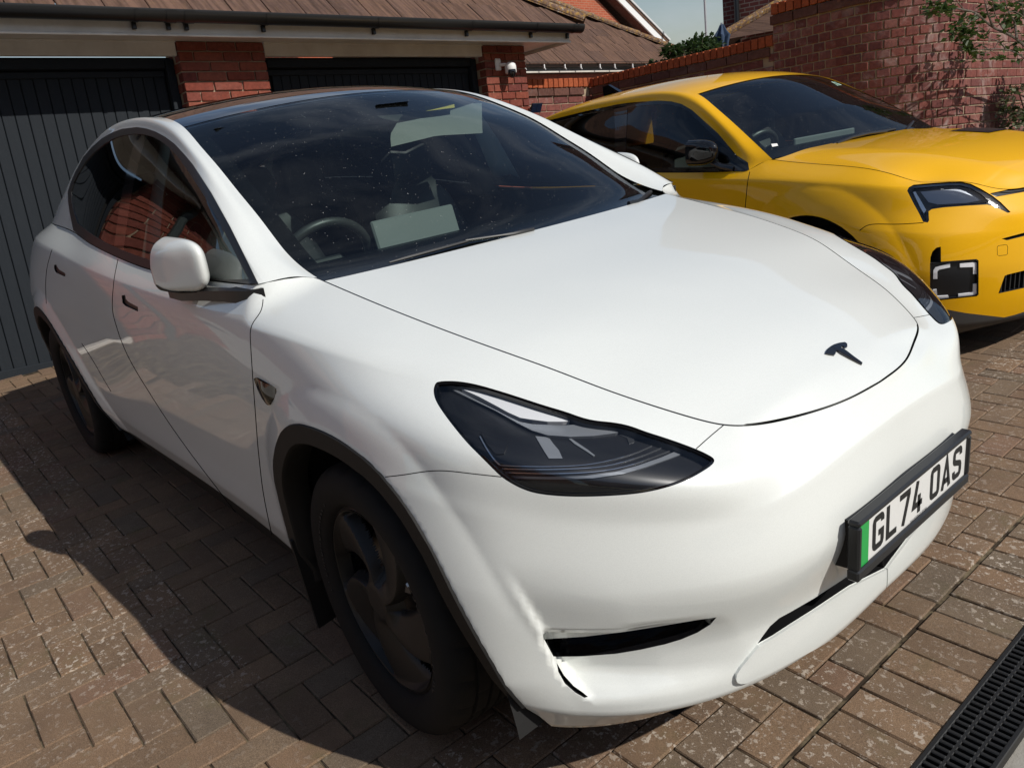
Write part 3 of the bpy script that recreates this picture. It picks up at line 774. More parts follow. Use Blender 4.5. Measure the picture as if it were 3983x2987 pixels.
tl = MB(); a_ = glass_grid(-3.41, -3.42, 2)[0]; tl.grid([a_, [(p[0]-.10, p[1]*1.15, p[2]-.06) for p in a_], [(-3.58, p[1]*1.2, 1.15) for p in a_]]); tl.build('tailgate', M_WHITE, WC, True)
# printed black border on the inside of the windscreen
def frit(x0, x1, s0, s1, name='windscreen_border', n=20, off=.004, nu=12):
    sel = Gs[(Gs[:, 0] <= x0) & (Gs[:, 0] >= x1)]; ii = np.linspace(0, len(sel)-1, n).astype(int); rows_ = []
    for g in sel[ii]:
        bx, bz = bulge(g[0]); rows_.append([(g[0]+bx*(1-s*s), g[1]*s, g[2]+bz*(1-s*s)-off-.004) for s in np.linspace(s0, s1, nu)])
    return rows_
fb = MB()
for rws in (frit(-.348, -.475, -1, 1, nu=40, n=8), frit(-.47, -1.29, -1, -.925, n=40, nu=4), frit(-.47, -1.29, .925, 1, n=40, nu=4), frit(-1.175, -1.29, -.93, .93, nu=40, n=6), frit(-1.08, -1.18, -.16, .22, nu=10, n=6)): fb.grid(rws)
fb.build('windscreen_border', M_BLACKG, ws, True, None)
# underside and inner body so that nothing shows through the gaps
ub = MB(); ub.grid([[(.66, -.6*s, .20) for s in np.linspace(-1, 1, 5)], [(.36, -.62*s, .20) for s in np.linspace(-1, 1, 5)], [(-3.6, -.62*s, .22) for s in np.linspace(-1, 1, 5)]])
ub.build('underbody', M_GAP, WC)
for sg in (1, -1):   # wheel wells
    for C_ in (AF, AR):
        inn = MB(); cxm = np.mean([p[0] for p in C_]); prof = [(x, z) for x, z in C_ if z > .23]
        inn.grid([[(x+(cxm-x)*.03, sg*-.88, z-.014) for x, z in prof], [(x, sg*-.60, z) for x, z in prof]])
        n_ = len(prof); b0 = len(inn.V); inn.V += [(x, sg*-.60, z) for x, z in prof]; inn.F.append(tuple(range(b0, b0+n_)))
        inn.build('wheel_well_liner', M_GAP, WC)
cr = MB(); cr.grid([[(.70-.4*s*s, .60*s, z) for s in np.linspace(-1, 1, 13)] for z in (.22, .50, .66)]); cr.build('crash_beam', M_GAP, WC, True)
# wheel-arch cladding: flat black band on the body and a return into the well
def body_Y(x, z):
    h = skin.bvh.ray_cast(Vector((x, -1.3, z)), Vector((0, 1, 0))); return -h[0].y if h[0] is not None else .90
for C_, cen in ((AF, (.03, .36)), (AR, (-2.87, .36))):
    for sg in (1, -1):
        mb = MB(); rows_ = [[], [], [], [], []]
        for (x, z) in C_:
            if z < (.285 if x > .3 else .262): continue
            d = Vector((cen[0]-x, cen[1]-z)); d.normalize()
            if z < .36: d = Vector((1 if x < cen[0] else -1, 0))
            Y = body_Y(x, max(z, .30))
            for k, (off, dy) in enumerate(((-.004, -.006), (0, .005), (.046, .004), (.052, -.004), (.050, -.07))):
                rows_[k].append((x+d.x*off, -sg*(Y+dy), z+d.y*off))
        mb.grid(rows_); mb.build('wheel_arch_cladding', M_CLAD, WC, True, 40, fix=True)
# ---- headlight: black frame, clear lens, dark housing with light guides
Zh = lambda p: Z(1600, 1400, .58770, p)
def headlamp():
    outer = Skin.of(lamp_ext); rim_in = inset(HL, 11)
    lens = outer.region(rim_in); frame = outer.take(list(outer.bm.faces), keep=True)
    v, f = sink(frame, .004); fr = both('headlight', v, f, M_BLACKG, WC)
    lv = [p - n*.003 for p, n in zip(lens[0], lens[2])]
    for o_, sg in zip(fr, (1, -1)):
        def one(nm, V, F, mt, Nn=None, sm=False):
            vv = [Vector((p[0], p[1]*sg, p[2])) for p in V]; ff = [tuple(q) if sg > 0 else tuple(q)[::-1] for q in F]
            nn = None if Nn is None else [Vector((p[0], p[1]*sg, p[2])) for p in Nn]
            return mesh(nm, vv, ff, mt, o_, sm or nn is not None, nn)
        one('lens', lv, lens[1], M_LENS, lens[2])
        inner = Skin.of(lens, push=.022)
        # layered pieces
        def piece(nm, poly, mt, lift):
            e = inner.region(poly); 
            if not e[1]: return
            v_, f_ = sink(e, -lift); one(nm, v_, f_, mt)
        piece('light_guide', Zh([(215,165),(290,155),(420,175),(600,225),(800,285),(950,335),(1040,365),(1100,390),(1128,405),(1060,425),(1000,432),(900,432),(800,420),(720,408),(640,372),(560,327),(450,267),(340,217),(250,180)]), M_DRL, .010)
        piece('light_blade', Zh([(225,182),(330,225),(400,262),(560,345),(640,388),(720,425),(800,440),(1000,448),(1100,440),(1150,440),(1300,455),(1460,466),(1350,497),(1200,517),(1050,522),(900,512),(800,482),(700,432),(560,352),(400,275),(300,225)]), M_GREYREFL, .006)
        for ln, hw in (([(590,697),(800,707),(1000,707),(1200,692),(1350,660),(1480,620),(1590,572)], 2.2), ([(600,718),(900,726),(1150,720),(1300,704),(1450,664),(1560,625),(1665,580)], 2.6), ([(620,742),(900,751),(1150,747),(1350,724),(1500,684),(1630,635),(1750,590)], 2.8)):
            piece('light_line', ribbon(Zh(smoothline(ln, 18)), hw*.5877), M_REFL, .003)
        piece('light_bar', Zh([(640,765),(900,772),(1150,768),(1350,744),(1500,704),(1650,652),(1770,600),(1850,604),(1700,662),(1550,715),(1400,758),(1200,783),(1000,788),(700,782)]), M_GREYREFL, .003)
        piece('projector_box', Zh([(460,488),(640,486),(640,560),(615,625),(560,628),(500,560)]), M_LAMPBLK, .004)
        piece('reflector', Zh([(820,508),(850,560),(880,610),(910,655),(1000,655),(975,600),(940,560),(915,525),(890,515)]), M_GREYREFL, .002)
        piece('reflector', Zh([(1040,525),(1080,560),(1160,610),(1205,640),(1215,636),(1170,600),(1110,560),(1060,526)]), M_GREYREFL, .002)
        piece('reflector', Zh([(1375,500),(1420,500),(1470,520),(1475,545),(1440,560),(1425,520)]), M_REFL, .002)
        for ln in ([(455,510),(500,590),(560,670),(590,697)],): piece('light_line', ribbon(Zh(smoothline(ln, 10)), 2.4), M_REFL, .003)
        rest = inner.take(list(inner.bm.faces), keep=True)
        one('lamp_housing', rest[0], rest[1], M_LAMPBLK, rest[2])
        wv = []; wf = []
        for a, b in boundary(lens[1]):
            i = len(wv); wv += [lens[0][a], lens[0][b], lens[0][b]-lens[2][b]*.024, lens[0][a]-lens[2][a]*.024]; wf.append((i, i+1, i+2, i+3))
        one('lamp_wall', wv, wf, M_LAMPBLK)
headlamp()
# ---- wheels
def tyre_mesh():
    R = .350; prof = [(.238,.085),(.246,.100),(.252,.108),(.262,.113),(.285,.1215),(.305,.1225),(.322,.118),(.334,.110),(.341,.102),(.346,.090),(.3485,.074),(.3490,.062),(.342,.060),(.342,.053),(.3495,.051),(.3500,.022),(.343,.020),(.343,.013),(.350,.011)]
    prof = prof + [(r, -h) for r, h in prof[::-1]]
    n = 144; V = []; k = len(prof)
    for i, (r, h) in enumerate(prof):
        for j in range(n):
            rr = r; ph = j % 6
            if abs(h) > .06 and r > .335 and ph in (0,): rr = r-.0045
            if .02 < abs(h) < .055 and r > .348 and ph in (3,): rr = r-.004
            a = 2*math.pi*(j + (h*22))/n
            V.append((rr*math.cos(a), rr*math.sin(a), h))
    F = [(i*n+j, i*n+(j+1) % n, (i+1)*n+(j+1) % n, (i+1)*n+j) for i in range(k-1) for j in range(n)]
    return V, F
def cover_mesh():
    nr, na = 40, 360; R = .243; V = []; keep = []
    def h(r, a):
        t = r/R; base = .088 + .014*math.cos(min(1, t)*1.9)*0 + .020*(1-t)*(1 if t < 1 else 0)
        base = .104 - .012*t**2 + .006*math.exp(-((t-.96)/.03)**2)
        u = ((a - .95*t + .4)/(2*math.pi)*5) % 1.0
        if r < .047: return .106, False
        k = min(1, max(0, (t-.20)/.12)); kr = min(1, max(0, (.955-t)/.05))
        # five twisted blades: a broad facet that falls away to a slot, then a slim fin
        w = .52
        if u < w: hh = -.020*(u/w)**1.4
        elif u < w+.07: hh = -.020 + (-.010)*((u-w)/.07)
        elif u < .86: hh = -.034
        elif u < .93: hh = -.030*(1-(u-.86)/.07)
        else: hh = 0
        slot = w+.05 < u < .875 and .34 < t < .90 and ((u-w) > .04+.10*max(0, (.55-t)/.25))
        return base + hh*k*kr, slot
    H = []
    for i in range(nr+1):
        r = R*i/nr; 
        for j in range(na):
            a = 2*math.pi*j/na; z, s = h(r, a); V.append((r*math.cos(a), r*math.sin(a), z)); H.append(s)
    F = []; S = []
    for i in range(nr):
        for j in range(na):
            q = (i*na+j, i*na+(j+1) % na, (i+1)*na+(j+1) % na, (i+1)*na+j)
            (S if all(H[k] for k in q) else F).append(q)
    return V, F, S
TV, TF = tyre_mesh(); CV, CF, CS = cover_mesh()
def glyph_ring(txt, rad, a0, size, axis_h, mt, parent, name='lettering'):
    """raised letters round the tyre wall"""
    V = []; F = []; a = a0
    for chh in txt:
        cu = bpy.data.curves.new('t', 'FONT'); cu.body = chh; cu.size = size; cu.extrude = .0006; ob = bpy.data.objects.new('t', cu); COL.objects.link(ob)
        dg = bpy.context.evaluated_depsgraph_get(); me = bpy.data.meshes.new_from_object(ob.evaluated_get(dg)); wd = max([v.co.x for v in me.vertices], default=size*.35)
        b = len(V); am = a - (wd/2)/rad
        for v in me.vertices:
            ang = a - v.co.x/rad; rr = rad + v.co.y; V.append((rr*math.cos(ang), rr*math.sin(ang), axis_h + v.co.z - (rr-rad-.01)*.25*0))
        F += [tuple(i+b for i in p.vertices) for p in me.polygons]
        a -= (wd + size*.16)/rad
        bpy.data.objects.remove(ob); bpy.data.curves.remove(cu); bpy.data.meshes.remove(me)
    return mesh(name, V, F, mt, parent)
M_LETTER = mat('raised_rubber', (.03, .03, .03), .5)
def wheel(pos, side, steer=0.0, spin=0.0, parent=WC, scale=1.0, first=[None]):
    w_ = empty('wheel', pos, None, parent)
    base = Matrix.Rotation(steer, 4, 'Z') @ Matrix.Rotation(math.pi/2 if side < 0 else -math.pi/2, 4, 'X') @ Matrix.Rotation(spin, 4, 'Z')
    w_.matrix_local = Matrix.Translation(pos) @ base @ Matrix.Scale(scale, 4)
    if first[0] is None:
        t = mesh('tyre', TV, TF, M_RUBBER, w_, True); t.data.set_sharp_from_angle(angle=math.radians(28))
        c_ = mesh('wheel_cover', CV, CF, M_WHEEL, w_, True); c_.data.set_sharp_from_angle(angle=math.radians(24))
        d = MB().lathe([(.0, .02), (.17, .02), (.172, .0), (.0, 0)], 48).build('brake_disc', M_DISC, w_, True)
        b = MB().lathe([(.236, .10), (.232, .06), (.225, -.09), (.21, -.10)], 60).lathe([(.0, -.03), (.228, -.03)], 48).build('rim', M_WHEELD, w_, True)
        cal = MB().box((.135, .05, .055), (.05, .12, .05), .3, .01).build('brake_caliper', M_SILVER, w_)
        first[0] = [t, c_, d, b, cal]
    else:
        for p in first[0]: q = p.copy(); COL.objects.link(q); q.parent = w_
    return w_
ROLLR = .350
wf = wheel((0.0, -.790, ROLLR), -1, math.radians(-3.4), .55)
glyph_ring('255/45 R 19 XL', .268, .05, .034, .1175, M_LETTER, wf)
glyph_ring('PremiumContact 7', .268, 2.9, .034, .1175, M_LETTER, wf)
wheel((0.0, .790, ROLLR), 1, math.radians(-3.4), .2); wheel((-2.89, -.800, ROLLR), -1, 0, .25); wheel((-2.89, .800, ROLLR), 1, 0, .9)
# mud flaps behind the front wheels
for sg in (1, -1):
    a = at(1153, 2160, 1, -.925); b_ = at(1208, 2419, 1, -.90)
    V = [(-.375, -.93*sg, .40), (-.375, -.80*sg, .42), (-.36, -.80*sg, .13), (-.36, -.915*sg, .115)]
    V += [(x-.012, y, z) for x, y, z in V]
    mesh('mud_flap', V, [(0,1,2,3),(7,6,5,4),(0,4,5,1),(1,5,6,2),(2,6,7,3),(3,7,4,0)], M_CLAD, WC)
# ---- number plate
def strokes(lines, t, closed=False):
    """thick polyline with mitred corners -> verts, faces in 2D"""
    V = []; F = []
    for L_ in lines:
        cl = L_[0] == L_[-1]; P = [Vector(p) for p in (L_[:-1] if cl else L_)]; n = len(P); b = len(V)
        for i in range(n):
            if cl or 0 < i < n-1:
                a = (P[i]-P[i-1]).normalized(); c = (P[(i+1) % n]-P[i]).normalized(); m_ = (a+c).normalized(); nn = Vector((-m_.y, m_.x)); nn *= t/2/max(.35, nn.dot(Vector((-a.y, a.x))))
            else:
                a = (P[1]-P[0]).normalized() if i == 0 else (P[-1]-P[-2]).normalized(); nn = Vector((-a.y, a.x))*t/2
            V += [P[i]+nn, P[i]-nn]
        for i in range(n if cl else n-1):
            j = (i+1) % n; F.append((b+2*i, b+2*i+1, b+2*j+1, b+2*j))
    return V, F
GLY = {'G': [[(43,58),(43,64),(41,69),(36,72),(14,72),(9,69),(7,64),(7,15),(9,10),(14,7),(36,7),(41,10),(43,15),(43,36),(26,36)]], 'L': [[(7,79),(7,7),(48,7)]], '7': [[(0,72),(43,72),(43,66),(18,0)]],
       '4': [[(25,79),(8,22),(50,22)], [(35,44),(35,0)]], 'O': [[(7,15),(7,64),(9,69),(14,72),(36,72),(41,69),(43,64),(43,15),(41,10),(36,7),(14,7),(9,10),(7,15)]], 'A': [[(6,0),(25,73),(44,0)], [(13,19),(37,19)]],
       'S': [[(43,56),(43,64),(41,69),(36,72),(14,72),(9,69),(7,64),(7,50),(9,46),(14,43),(36,36),(41,33),(43,28),(43,15),(41,10),(36,7),(14,7),(9,10),(7,15),(7,23)]]}
PX, PYc, PZ = .876, .002, .520
npl = empty('number_plate', (PX, PYc, PZ), None, WC)
def pbox(nm, u0, u1, v0, v1, x0, x1, mt, bev=0.0): return MB().box(((x0+x1)/2, (u0+u1)/2, (v0+v1)/2), (x1-x0, u1-u0, v1-v0), 0, bev).build(nm, mt, npl)
pbox('plate_face', -.262, .262, -.0575, .0575, -.006, -.002, M_PLATEW)
pbox('green_band', -.2605, -.222, -.0505, .0505, -.002, -.0012, M_GREEN)
fm = MB()
for u0, u1, v0, v1 in ((-.275, .275, .0505, .064), (-.275, .275, -.076, -.0505), (-.275, -.2605, -.0505, .0505), (.2605, .275, -.0505, .0505)): fm.box((-.008, (u0+u1)/2, (v0+v1)/2), (.026, u1-u0, v1-v0), 0, .004)
fm.build('plate_frame', M_SATIN, npl)
u = -.205
for chh in 'GL74 OAS':
    if chh == ' ': u += .030; continue
    V, F = strokes(GLY[chh], 14); mesh('plate_character', [(-.0012, u+p.x*.001, (p.y-39.5)*.00103) for p in V]+[], F, M_PLATEB, npl); u += .0605
cu = bpy.data.curves.new('small_print', 'FONT'); cu.body = 'TESLA MOTORS LTD  DN7 4DS'; cu.size = .006; ob = bpy.data.objects.new('t', cu); COL.objects.link(ob)
me = bpy.data.meshes.new_from_object(ob.evaluated_get(bpy.context.evaluated_depsgraph_get())); bpy.data.objects.remove(ob)
mesh('small_print', [(-.0012, v.co.x-.03, v.co.y-.0495) for v in me.vertices], [tuple(p.vertices) for p in me.polygons], M_PLATEB, npl)
bk = MB(); ring = []
for x, a, b, c in ((-.022, .258, -.060, .052), (-.028, .258, -.060, .052), (-.085, .272, -.055, .062)):
    ring.append([(x, -a, b), (x, a, b), (x, a, c), (x, -a, c), (x, -a, b)])
bk.grid(ring); bk.build('plate_bracket', M_SATIN, npl)
# ---- door mirrors
def mirror_part(sg):
    st_ = [(.862,-.70,1.160,1.098),(.868,-.665,1.180,1.085),(.882,-.632,1.202,1.070),(.897,-.622,1.208,1.062),(.918,-.66,1.204,1.060),(.942,-.73,1.188,1.063),(.957,-.79,1.160,1.072),(.964,-.835,1.13,1.086)]
    P = spline([(a, b, c, d) for a, b, c, d in st_], n=30); rows_ = []
    for Y, xf, zt, zb in P:
        cz, hz, xb = (zt+zb)/2, (zt-zb)/2, -.85; row = []
        for t in np.linspace(-math.pi/2, math.pi/2, 21):
            c_, s_ = math.cos(t), math.sin(t); row.append((xb+(xf-xb)*abs(c_)**.42, -Y*sg, cz+hz*math.copysign(abs(s_)**.50, s_)))
        rows_.append(row)
    root = MB().grid(rows_)
    a, b = rows_[0], rows_[-1]; 
    for r_ in (a, b):
        i = len(root.V); root.V += r_; root.F.append(tuple(range(i, i+len(r_))))
    m_ = root.build('door_mirror', M_WHITE, WC, True, 50, fix=True)
    i = MB(); bkf = [r_[0] for r_ in rows_] + [r_[-1] for r_ in rows_][::-1]; i.V = [(x-.002, y, z) for x, y, z in bkf]; i.F = [tuple(range(len(bkf)))]
    i.build('mirror_glass', M_BLACKG, m_)
    lo = MB(); lo.grid([[(p[0]+.002, p[1]*1.0, p[2]+.002) for p in (r_[0], r_[2], r_[4])] for r_ in rows_]); 
    lo.V = [(x, y, z-.006) for x, y, z in lo.V]; lo.build('mirror_base', M_SATIN, m_, True)
    # arm
    q = lambda X, Y, z0, z1, d: [(X, -Y*sg, z0), (X, -Y*sg, z1), (X-d, -Y*sg, z1), (X-d, -Y*sg, z0), (X, -Y*sg, z0)]
    arm = MB().grid([q(-.40, .835, 1.045, 1.082, .10), q(-.44, .868, 1.042, 1.078, .10), q(-.55, .888, 1.044, 1.074, .12), q(-.66, .905, 1.040, 1.066, .13), q(-.77, .928, 1.034, 1.058, .10)])
    for k in (0, 20): arm.F.append(tuple(range(k, k+4)))
    arm.build('mirror_arm', M_SATIN, m_, True, 40, fix=True)
mirror_part(1); mirror_part(-1)
# ---- wipers
def bvh_of(o):
    me = o.data; return BVHTree.FromPolygons([v.co.copy() for v in me.vertices], [tuple(p.vertices) for p in me.polygons])
WB = bvh_of(ws)
def ws_hit(q, lift=.0):
    h = WB.ray_cast(Vector(CAM), Vector(ray(*q))); 
    return None if h[0] is None else h[0] - Vector(ray(*q))*lift
Zw = lambda p: Z(700, 350, .5425, p); Zv = lambda p: Z(1600, 350, .4973, p)
pts = [ws_hit(q, .02) for q in Zw([(1500,1238),(1620,1205),(1750,1170),(1880,1135),(2000,1102),(2060,1086)])+Zv([(440,1180),(560,1162),(700,1140)])]
pts = [p for p in pts if p is not None]
wp = MB().tube(pts, [.003]+[.006]*(len(pts)-2)+[.007], 6, squash=.8).build('wiper_blade', M_SATIN, WC, True)
pts2 = [ws_hit(q, .028) for q in Zv([(420,1178),(560,1158),(700,1138),(790,1125),(870,1105),(950,1088)])]
pts2 = [p for p in pts2 if p is not None]
MB().tube(pts2, [.006, .007, .007, .010, .012, .010][:len(pts2)], 8, squash=.6).build('wiper_arm', M_SATIN, wp, True)
pts3 = [ws_hit(q, .02) for q in Zv([(1700,890),(1760,878),(1800,862),(1850,815),(1870,800)])]; pts3 = [p for p in pts3 if p is not None]
if len(pts3) > 2: MB().tube(pts3, .008, 8).build('wiper_arm', M_SATIN, WC, True)
cw = MB(); cw.grid([[(-.262-.16*(.72*s)**2, .72*s, 1.062-.01*s*s) for s in np.linspace(-1, 1, 25)], [(-.33-.16*(.72*s)**2, .72*s, 1.035) for s in np.linspace(-1, 1, 25)], [(-.45-.16*(.72*s)**2, .72*s, 1.03) for s in np.linspace(-1, 1, 25)]]); cw.build('cowl', M_GAP, WC, True)
# ---- interior
ib = MB()
ib.grid([[(-.40-.13*s*s, .70*s, 1.035) for s in np.linspace(-1, 1, 21)], [(-.62-.10*s*s, .70*s, 1.020) for s in np.linspace(-1, 1, 21)], [(-.80-.06*s*s, .72*s, .995) for s in np.linspace(-1, 1, 21)], [(-.84-.06*s*s, .72*s, .96) for s in np.linspace(-1, 1, 21)], [(-.80, .72*s, .84) for s in np.linspace(-1, 1, 21)], [(-.75, .72*s, .5) for s in np.linspace(-1, 1, 21)]])
ib.build('dashboard', M_DARKINT, WC, True)
MB().box((-.842, 0, .925), (.03, 1.36, .035), 0, .008).build('dashboard_insert', M_SCREEN, WC)
fl = MB(); fl.grid([[(-.5, y, .32) for y in (-.8, .8)], [(-3.4, y, .35) for y in (-.8, .8)]]); fl.build('cabin_floor', M_DARKINT, WC)
for sg in (1, -1):
    dc = MB(); dc.grid([[(x, -sg*(np.interp(-x, Bx, By)-.035), np.interp(-x, Bx, Bz)-.005) for x in np.linspace(-.5, -2.35, 25)], [(x, -sg*.79, .92) for x in np.linspace(-.5, -2.35, 25)], [(x, -sg*.78, .35) for x in np.linspace(-.5, -2.35, 25)]])
    dc.build('door_card', M_DARKINT, WC, True)
    # pale middle-pillar trim and belt
    pl = MB(); a = (-1.52, .62, 1.50); b = (-1.47, .80, 1.06)
    pl.grid([[(-1.46, -sg*.600, 1.49), (-1.50, -sg*.590, 1.49), (-1.58, -sg*.600, 1.49)], [(-1.43, -sg*.70, 1.28), (-1.49, -sg*.675, 1.28), (-1.57, -sg*.70, 1.28)], [(-1.38, -sg*.79, 1.06), (-1.47, -sg*.765, 1.06), (-1.58, -sg*.79, 1.06)]])
    pl.build('pillar_trim', M_LIGHTINT, WC, True)
    ap = MB(); rows_ = []
    for g in Gs[(Gs[:, 0] < -.45) & (Gs[:, 0] > -1.35)][::20]: rows_.append([(g[0]-.02, -sg*(g[1]-.005), g[2]-.02), (g[0]-.05, -sg*(g[1]-.045), g[2]-.03), (g[0]-.10, -sg*(g[1]+.0), g[2]-.02)])
    ap.grid(rows_); ap.build('pillar_trim', M_LIGHTINT if False else M_DARKINT, WC, True)
    rl = MB(); rows_ = [[(x, -sg*(fx(Gs, x)[0]-.01), fx(Gs, x)[1]-.02), (x, -sg*(fx(Ws, x)[0]-.03), fx(Ws, x)[1]-.015)] for x in np.linspace(-1.3, -3.0, 20)]; rl.grid(rows_); rl.build('roof_lining', M_LIGHTINT, WC, True)
hd = MB(); rows_ = []
for off, dz in ((.0, -.016), (-.03, -.03), (-.07, -.028)):
    rows_.append([(-1.22+off+.10*(1-s*s), .585*s, 1.482+.048*(1-s*s)+dz+.01) for s in np.linspace(-1, 1, 31)])
hd.grid(rows_); hd.build('header_trim', M_LIGHTINT, WC, True)
def seat(y, x, back=True, label=None):
    s_ = MB()
    def pad(rows): s_.grid(rows)
    sec = lambda w, z, x0, x1: [(x0-.02, y-w, z), (x0+.03, y-w*.8, z), (x0, y, z), (x0+.03, y+w*.8, z), (x0-.02, y+w, z), (x1, y+w, z), (x1, y-w, z), (x0-.02, y-w, z)]
    pad([sec(.24, .55, x-.02, x-.16), sec(.25, .75, x-.08, x-.22), sec(.245, .95, x-.16, x-.30), sec(.20, 1.10, x-.21, x-.33), sec(.14, 1.17, x-.23, x-.33), sec(.12, 1.19, x-.23, x-.33), sec(.125, 1.28, x-.22, x-.34), sec(.11, 1.33, x-.24, x-.33), sec(.05, 1.345, x-.27, x-.31)])
    s_.box((x+.22, y, .50), (.52, .50, .14), 0, .04)
    return s_.build('front_seat' if x > -1.6 else 'rear_seat', M_SEAT, WC, True, 60)
seat(-.37, -1.25); seat(.37, -1.25); seat(-.38, -2.25); seat(.38, -2.25); seat(0, -2.27)
# steering wheel
sw = empty('steering_wheel', (-.98, -.37, .985), None, WC); sw.rotation_euler = (0, math.radians(-64), 0)
tor = MB().lathe([(.183+.0165*math.cos(t), .0165*math.sin(t)) for t in np.linspace(0, 2*math.pi, 13)], 48); tor.build('rim', M_WHEELRIM, sw, True, None)
hb = MB(); hb.box((.0, 0, -.01), (.11, .15, .05), 0, .02); hb.build('hub', M_DARKINT, sw)
for a in (90, 270, 180):
    sp = MB(); aa = math.radians(a); sp.box((.11*math.cos(aa), .11*math.sin(aa), -.005), (.13, .045, .022), aa, .006); sp.build('spoke', M_DARKINT, sw)
MB().tube([(-.93, -.37, .97), (-.80, -.37, .91)], .05, 16).build('steering_column', M_DARKINT, WC, True)
MB().tube([(-.945, -.37, .975), (-.93, -.19, .99)], .008, 8).build('indicator_stalk', M_SILVER, WC, True)
# centre screen
sc_ = empty('centre_screen', (-.90, -.005, .985), (0, math.radians(-14), math.radians(2)), WC)
MB().box((0, 0, .02), (.018, .37, .235), 0, .006).build('screen_back', M_SCREEN, sc_)
MB().box((.03, 0, -.09), (.08, .10, .08), 0, .02).build('screen_mount', M_DARKINT, sc_)
# rear-view mirror, camera cover, sun visors
rm = MB(); rm.grid([[(-1.03, -.02, 1.50), (-1.03, .12, 1.50)], [(-1.10, -.03, 1.455), (-1.10, .13, 1.455)], [(-1.16, -.10, 1.43), (-1.16, .14, 1.43)], [(-1.165, -.10, 1.37), (-1.165, .15, 1.37)]]); rm.build('mirror_mount', M_BLACKG, WC, True)
MB().box((-1.18, .0, 1.395), (.03, .25, .07), 0, .012).build('cabin_mirror', M_BLACKG, WC)
for sg in (1, -1):
    vz = MB(); rows_ = []
    if sg > 0:   # passenger visor folded down
        for v_, z in ((0, 1.462), (.5, 1.41), (1, 1.345)):
            rows_.append([(-1.145-.02*v_+.055*(1-((y_-.12)/.46)**2)*0, y_, z + .018*(1-abs(y_-.32)/.25)) for y_ in np.linspace(.10, .555, 12)])
    else:
        for v_, z, xo in ((0, 1.487, 0), (.5, 1.475, -.07), (1, 1.465, -.14)): rows_.append([(-1.17+xo, y_, z) for y_ in np.linspace(-.56, -.14, 8)])
    vz.grid(rows_); o_ = vz.build('sun_visor', M_LIGHTINT, WC, True); 
    if sg > 0:
        MB().box((-1.128, .33, 1.468), (.002, .14, .018)).build('visor_label', M_STICK, o_)
# ------------------------------------------------------------------ surroundings: materials
def brick_mat(name, cols, eff=0.0, rough=.9, bumpk=.5):
    mt = mat(name, cols[0], rough, 0, 0, 0, .2); nt = mt.node_tree; b = bsdf(mt)
    c = ramp(nt, rnd(nt), [(i/(len(cols)-1), k) for i, k in enumerate(cols)])
    c = mixc(nt, .55, c, ramp(nt, noise(nt, 38, 6, .65), [(.3, (.35, .35, .35)), (.7, (1.35, 1.3, 1.25))]), 'MULTIPLY')
    if eff:
        e = mth(nt, 'MULTIPLY', ramp(nt, noise(nt, 5.5, 7, .7, dist=.6), [(.52, (0, 0, 0)), (.75, (1, 1, 1))]), eff); c = mixc(nt, e, c, (.62, .55, .50))
    nt.links.new(c, b.inputs['Base Color']); bump(nt, noise(nt, 110, 5, .7), bumpk, .006, b); return mt
M_BRICK = brick_mat('red_brick', [(.205,.052,.036),(.27,.078,.05),(.17,.05,.042),(.30,.095,.062),(.22,.066,.05)], .05)
M_BRICKW = brick_mat('weathered_red_brick', [(.19,.062,.052),(.24,.085,.068),(.155,.055,.05),(.215,.085,.075),(.25,.105,.085)], .45)
M_BRICKD = brick_mat('brown_brick', [(.12,.055,.042),(.16,.075,.058),(.10,.048,.04)], .12)
M_SOLDIER = brick_mat('orange_red_brick', [(.36,.085,.032),(.42,.11,.045),(.32,.075,.03)], .02)
M_MORTAR = mat('sandy_mortar', (.40,.31,.21), .95, 0, 0, 0, .1); _nt = M_MORTAR.node_tree; bump(_nt, noise(_nt, 160, 4, .7), .5, .004, bsdf(M_MORTAR))
_nt.links.new(mixc(_nt, noise(_nt, 9, 5), (.30,.23,.16), (.47,.37,.26)), bsdf(M_MORTAR).inputs['Base Color'])
def tile_mat(name, cols, lich=0.0):
    mt = mat(name, cols[0], .85, 0, 0, 0, .2); nt = mt.node_tree; b = bsdf(mt)
    c = ramp(nt, rnd(nt), [(i/(len(cols)-1), k) for i, k in enumerate(cols)])
    m_ = N(nt, 'Mapping'); m_.inputs['Scale'].default_value = (2, 30, 2); nt.links.new(N(nt, 'NewGeometry').outputs['Position'], m_.inputs['Vector'])
    s = noise(nt, 1.0, 5, .6, m_.outputs['Vector']); c = mixc(nt, .85, c, ramp(nt, s, [(.32, (.45,.43,.42)), (.62, (1.25,1.2,1.15))]), 'MULTIPLY')
    if lich:
        l = mth(nt, 'MULTIPLY', ramp(nt, noise(nt, 22, 6, .7), [(.5, (0,0,0)), (.62, (1,1,1))]), lich); c = mixc(nt, l, c, (.42,.24,.05))
        l2 = mth(nt, 'MULTIPLY', ramp(nt, noise(nt, 31, 6, .7), [(.56, (0,0,0)), (.66, (1,1,1))]), lich); c = mixc(nt, l2, c, (.45,.42,.36))
    nt.links.new(c, b.inputs['Base Color']); bump(nt, noise(nt, 70, 5), .5, .005, b); return mt
M_TILE = tile_mat('brown_concrete_tile', [(.118,.070,.052),(.140,.084,.062),(.100,.062,.050),(.128,.078,.060)], .05)
M_HIP = tile_mat('lichened_hip_tile', [(.16,.10,.07),(.19,.12,.085)], .85)
M_UPVC = mat('cream_white_plastic', (.66,.63,.57), .42); _nt = M_UPVC.node_tree; _nt.links.new(mixc(_nt, ramp(_nt, noise(_nt, 4, 6, .65), [(.35,(0,0,0)),(.75,(1,1,1))]), (.70,.67,.61), (.55,.51,.45)), bsdf(M_UPVC).inputs['Base Color'])
M_GUTTER = mat('black_gutter_plastic', (.012,.012,.012), .3)
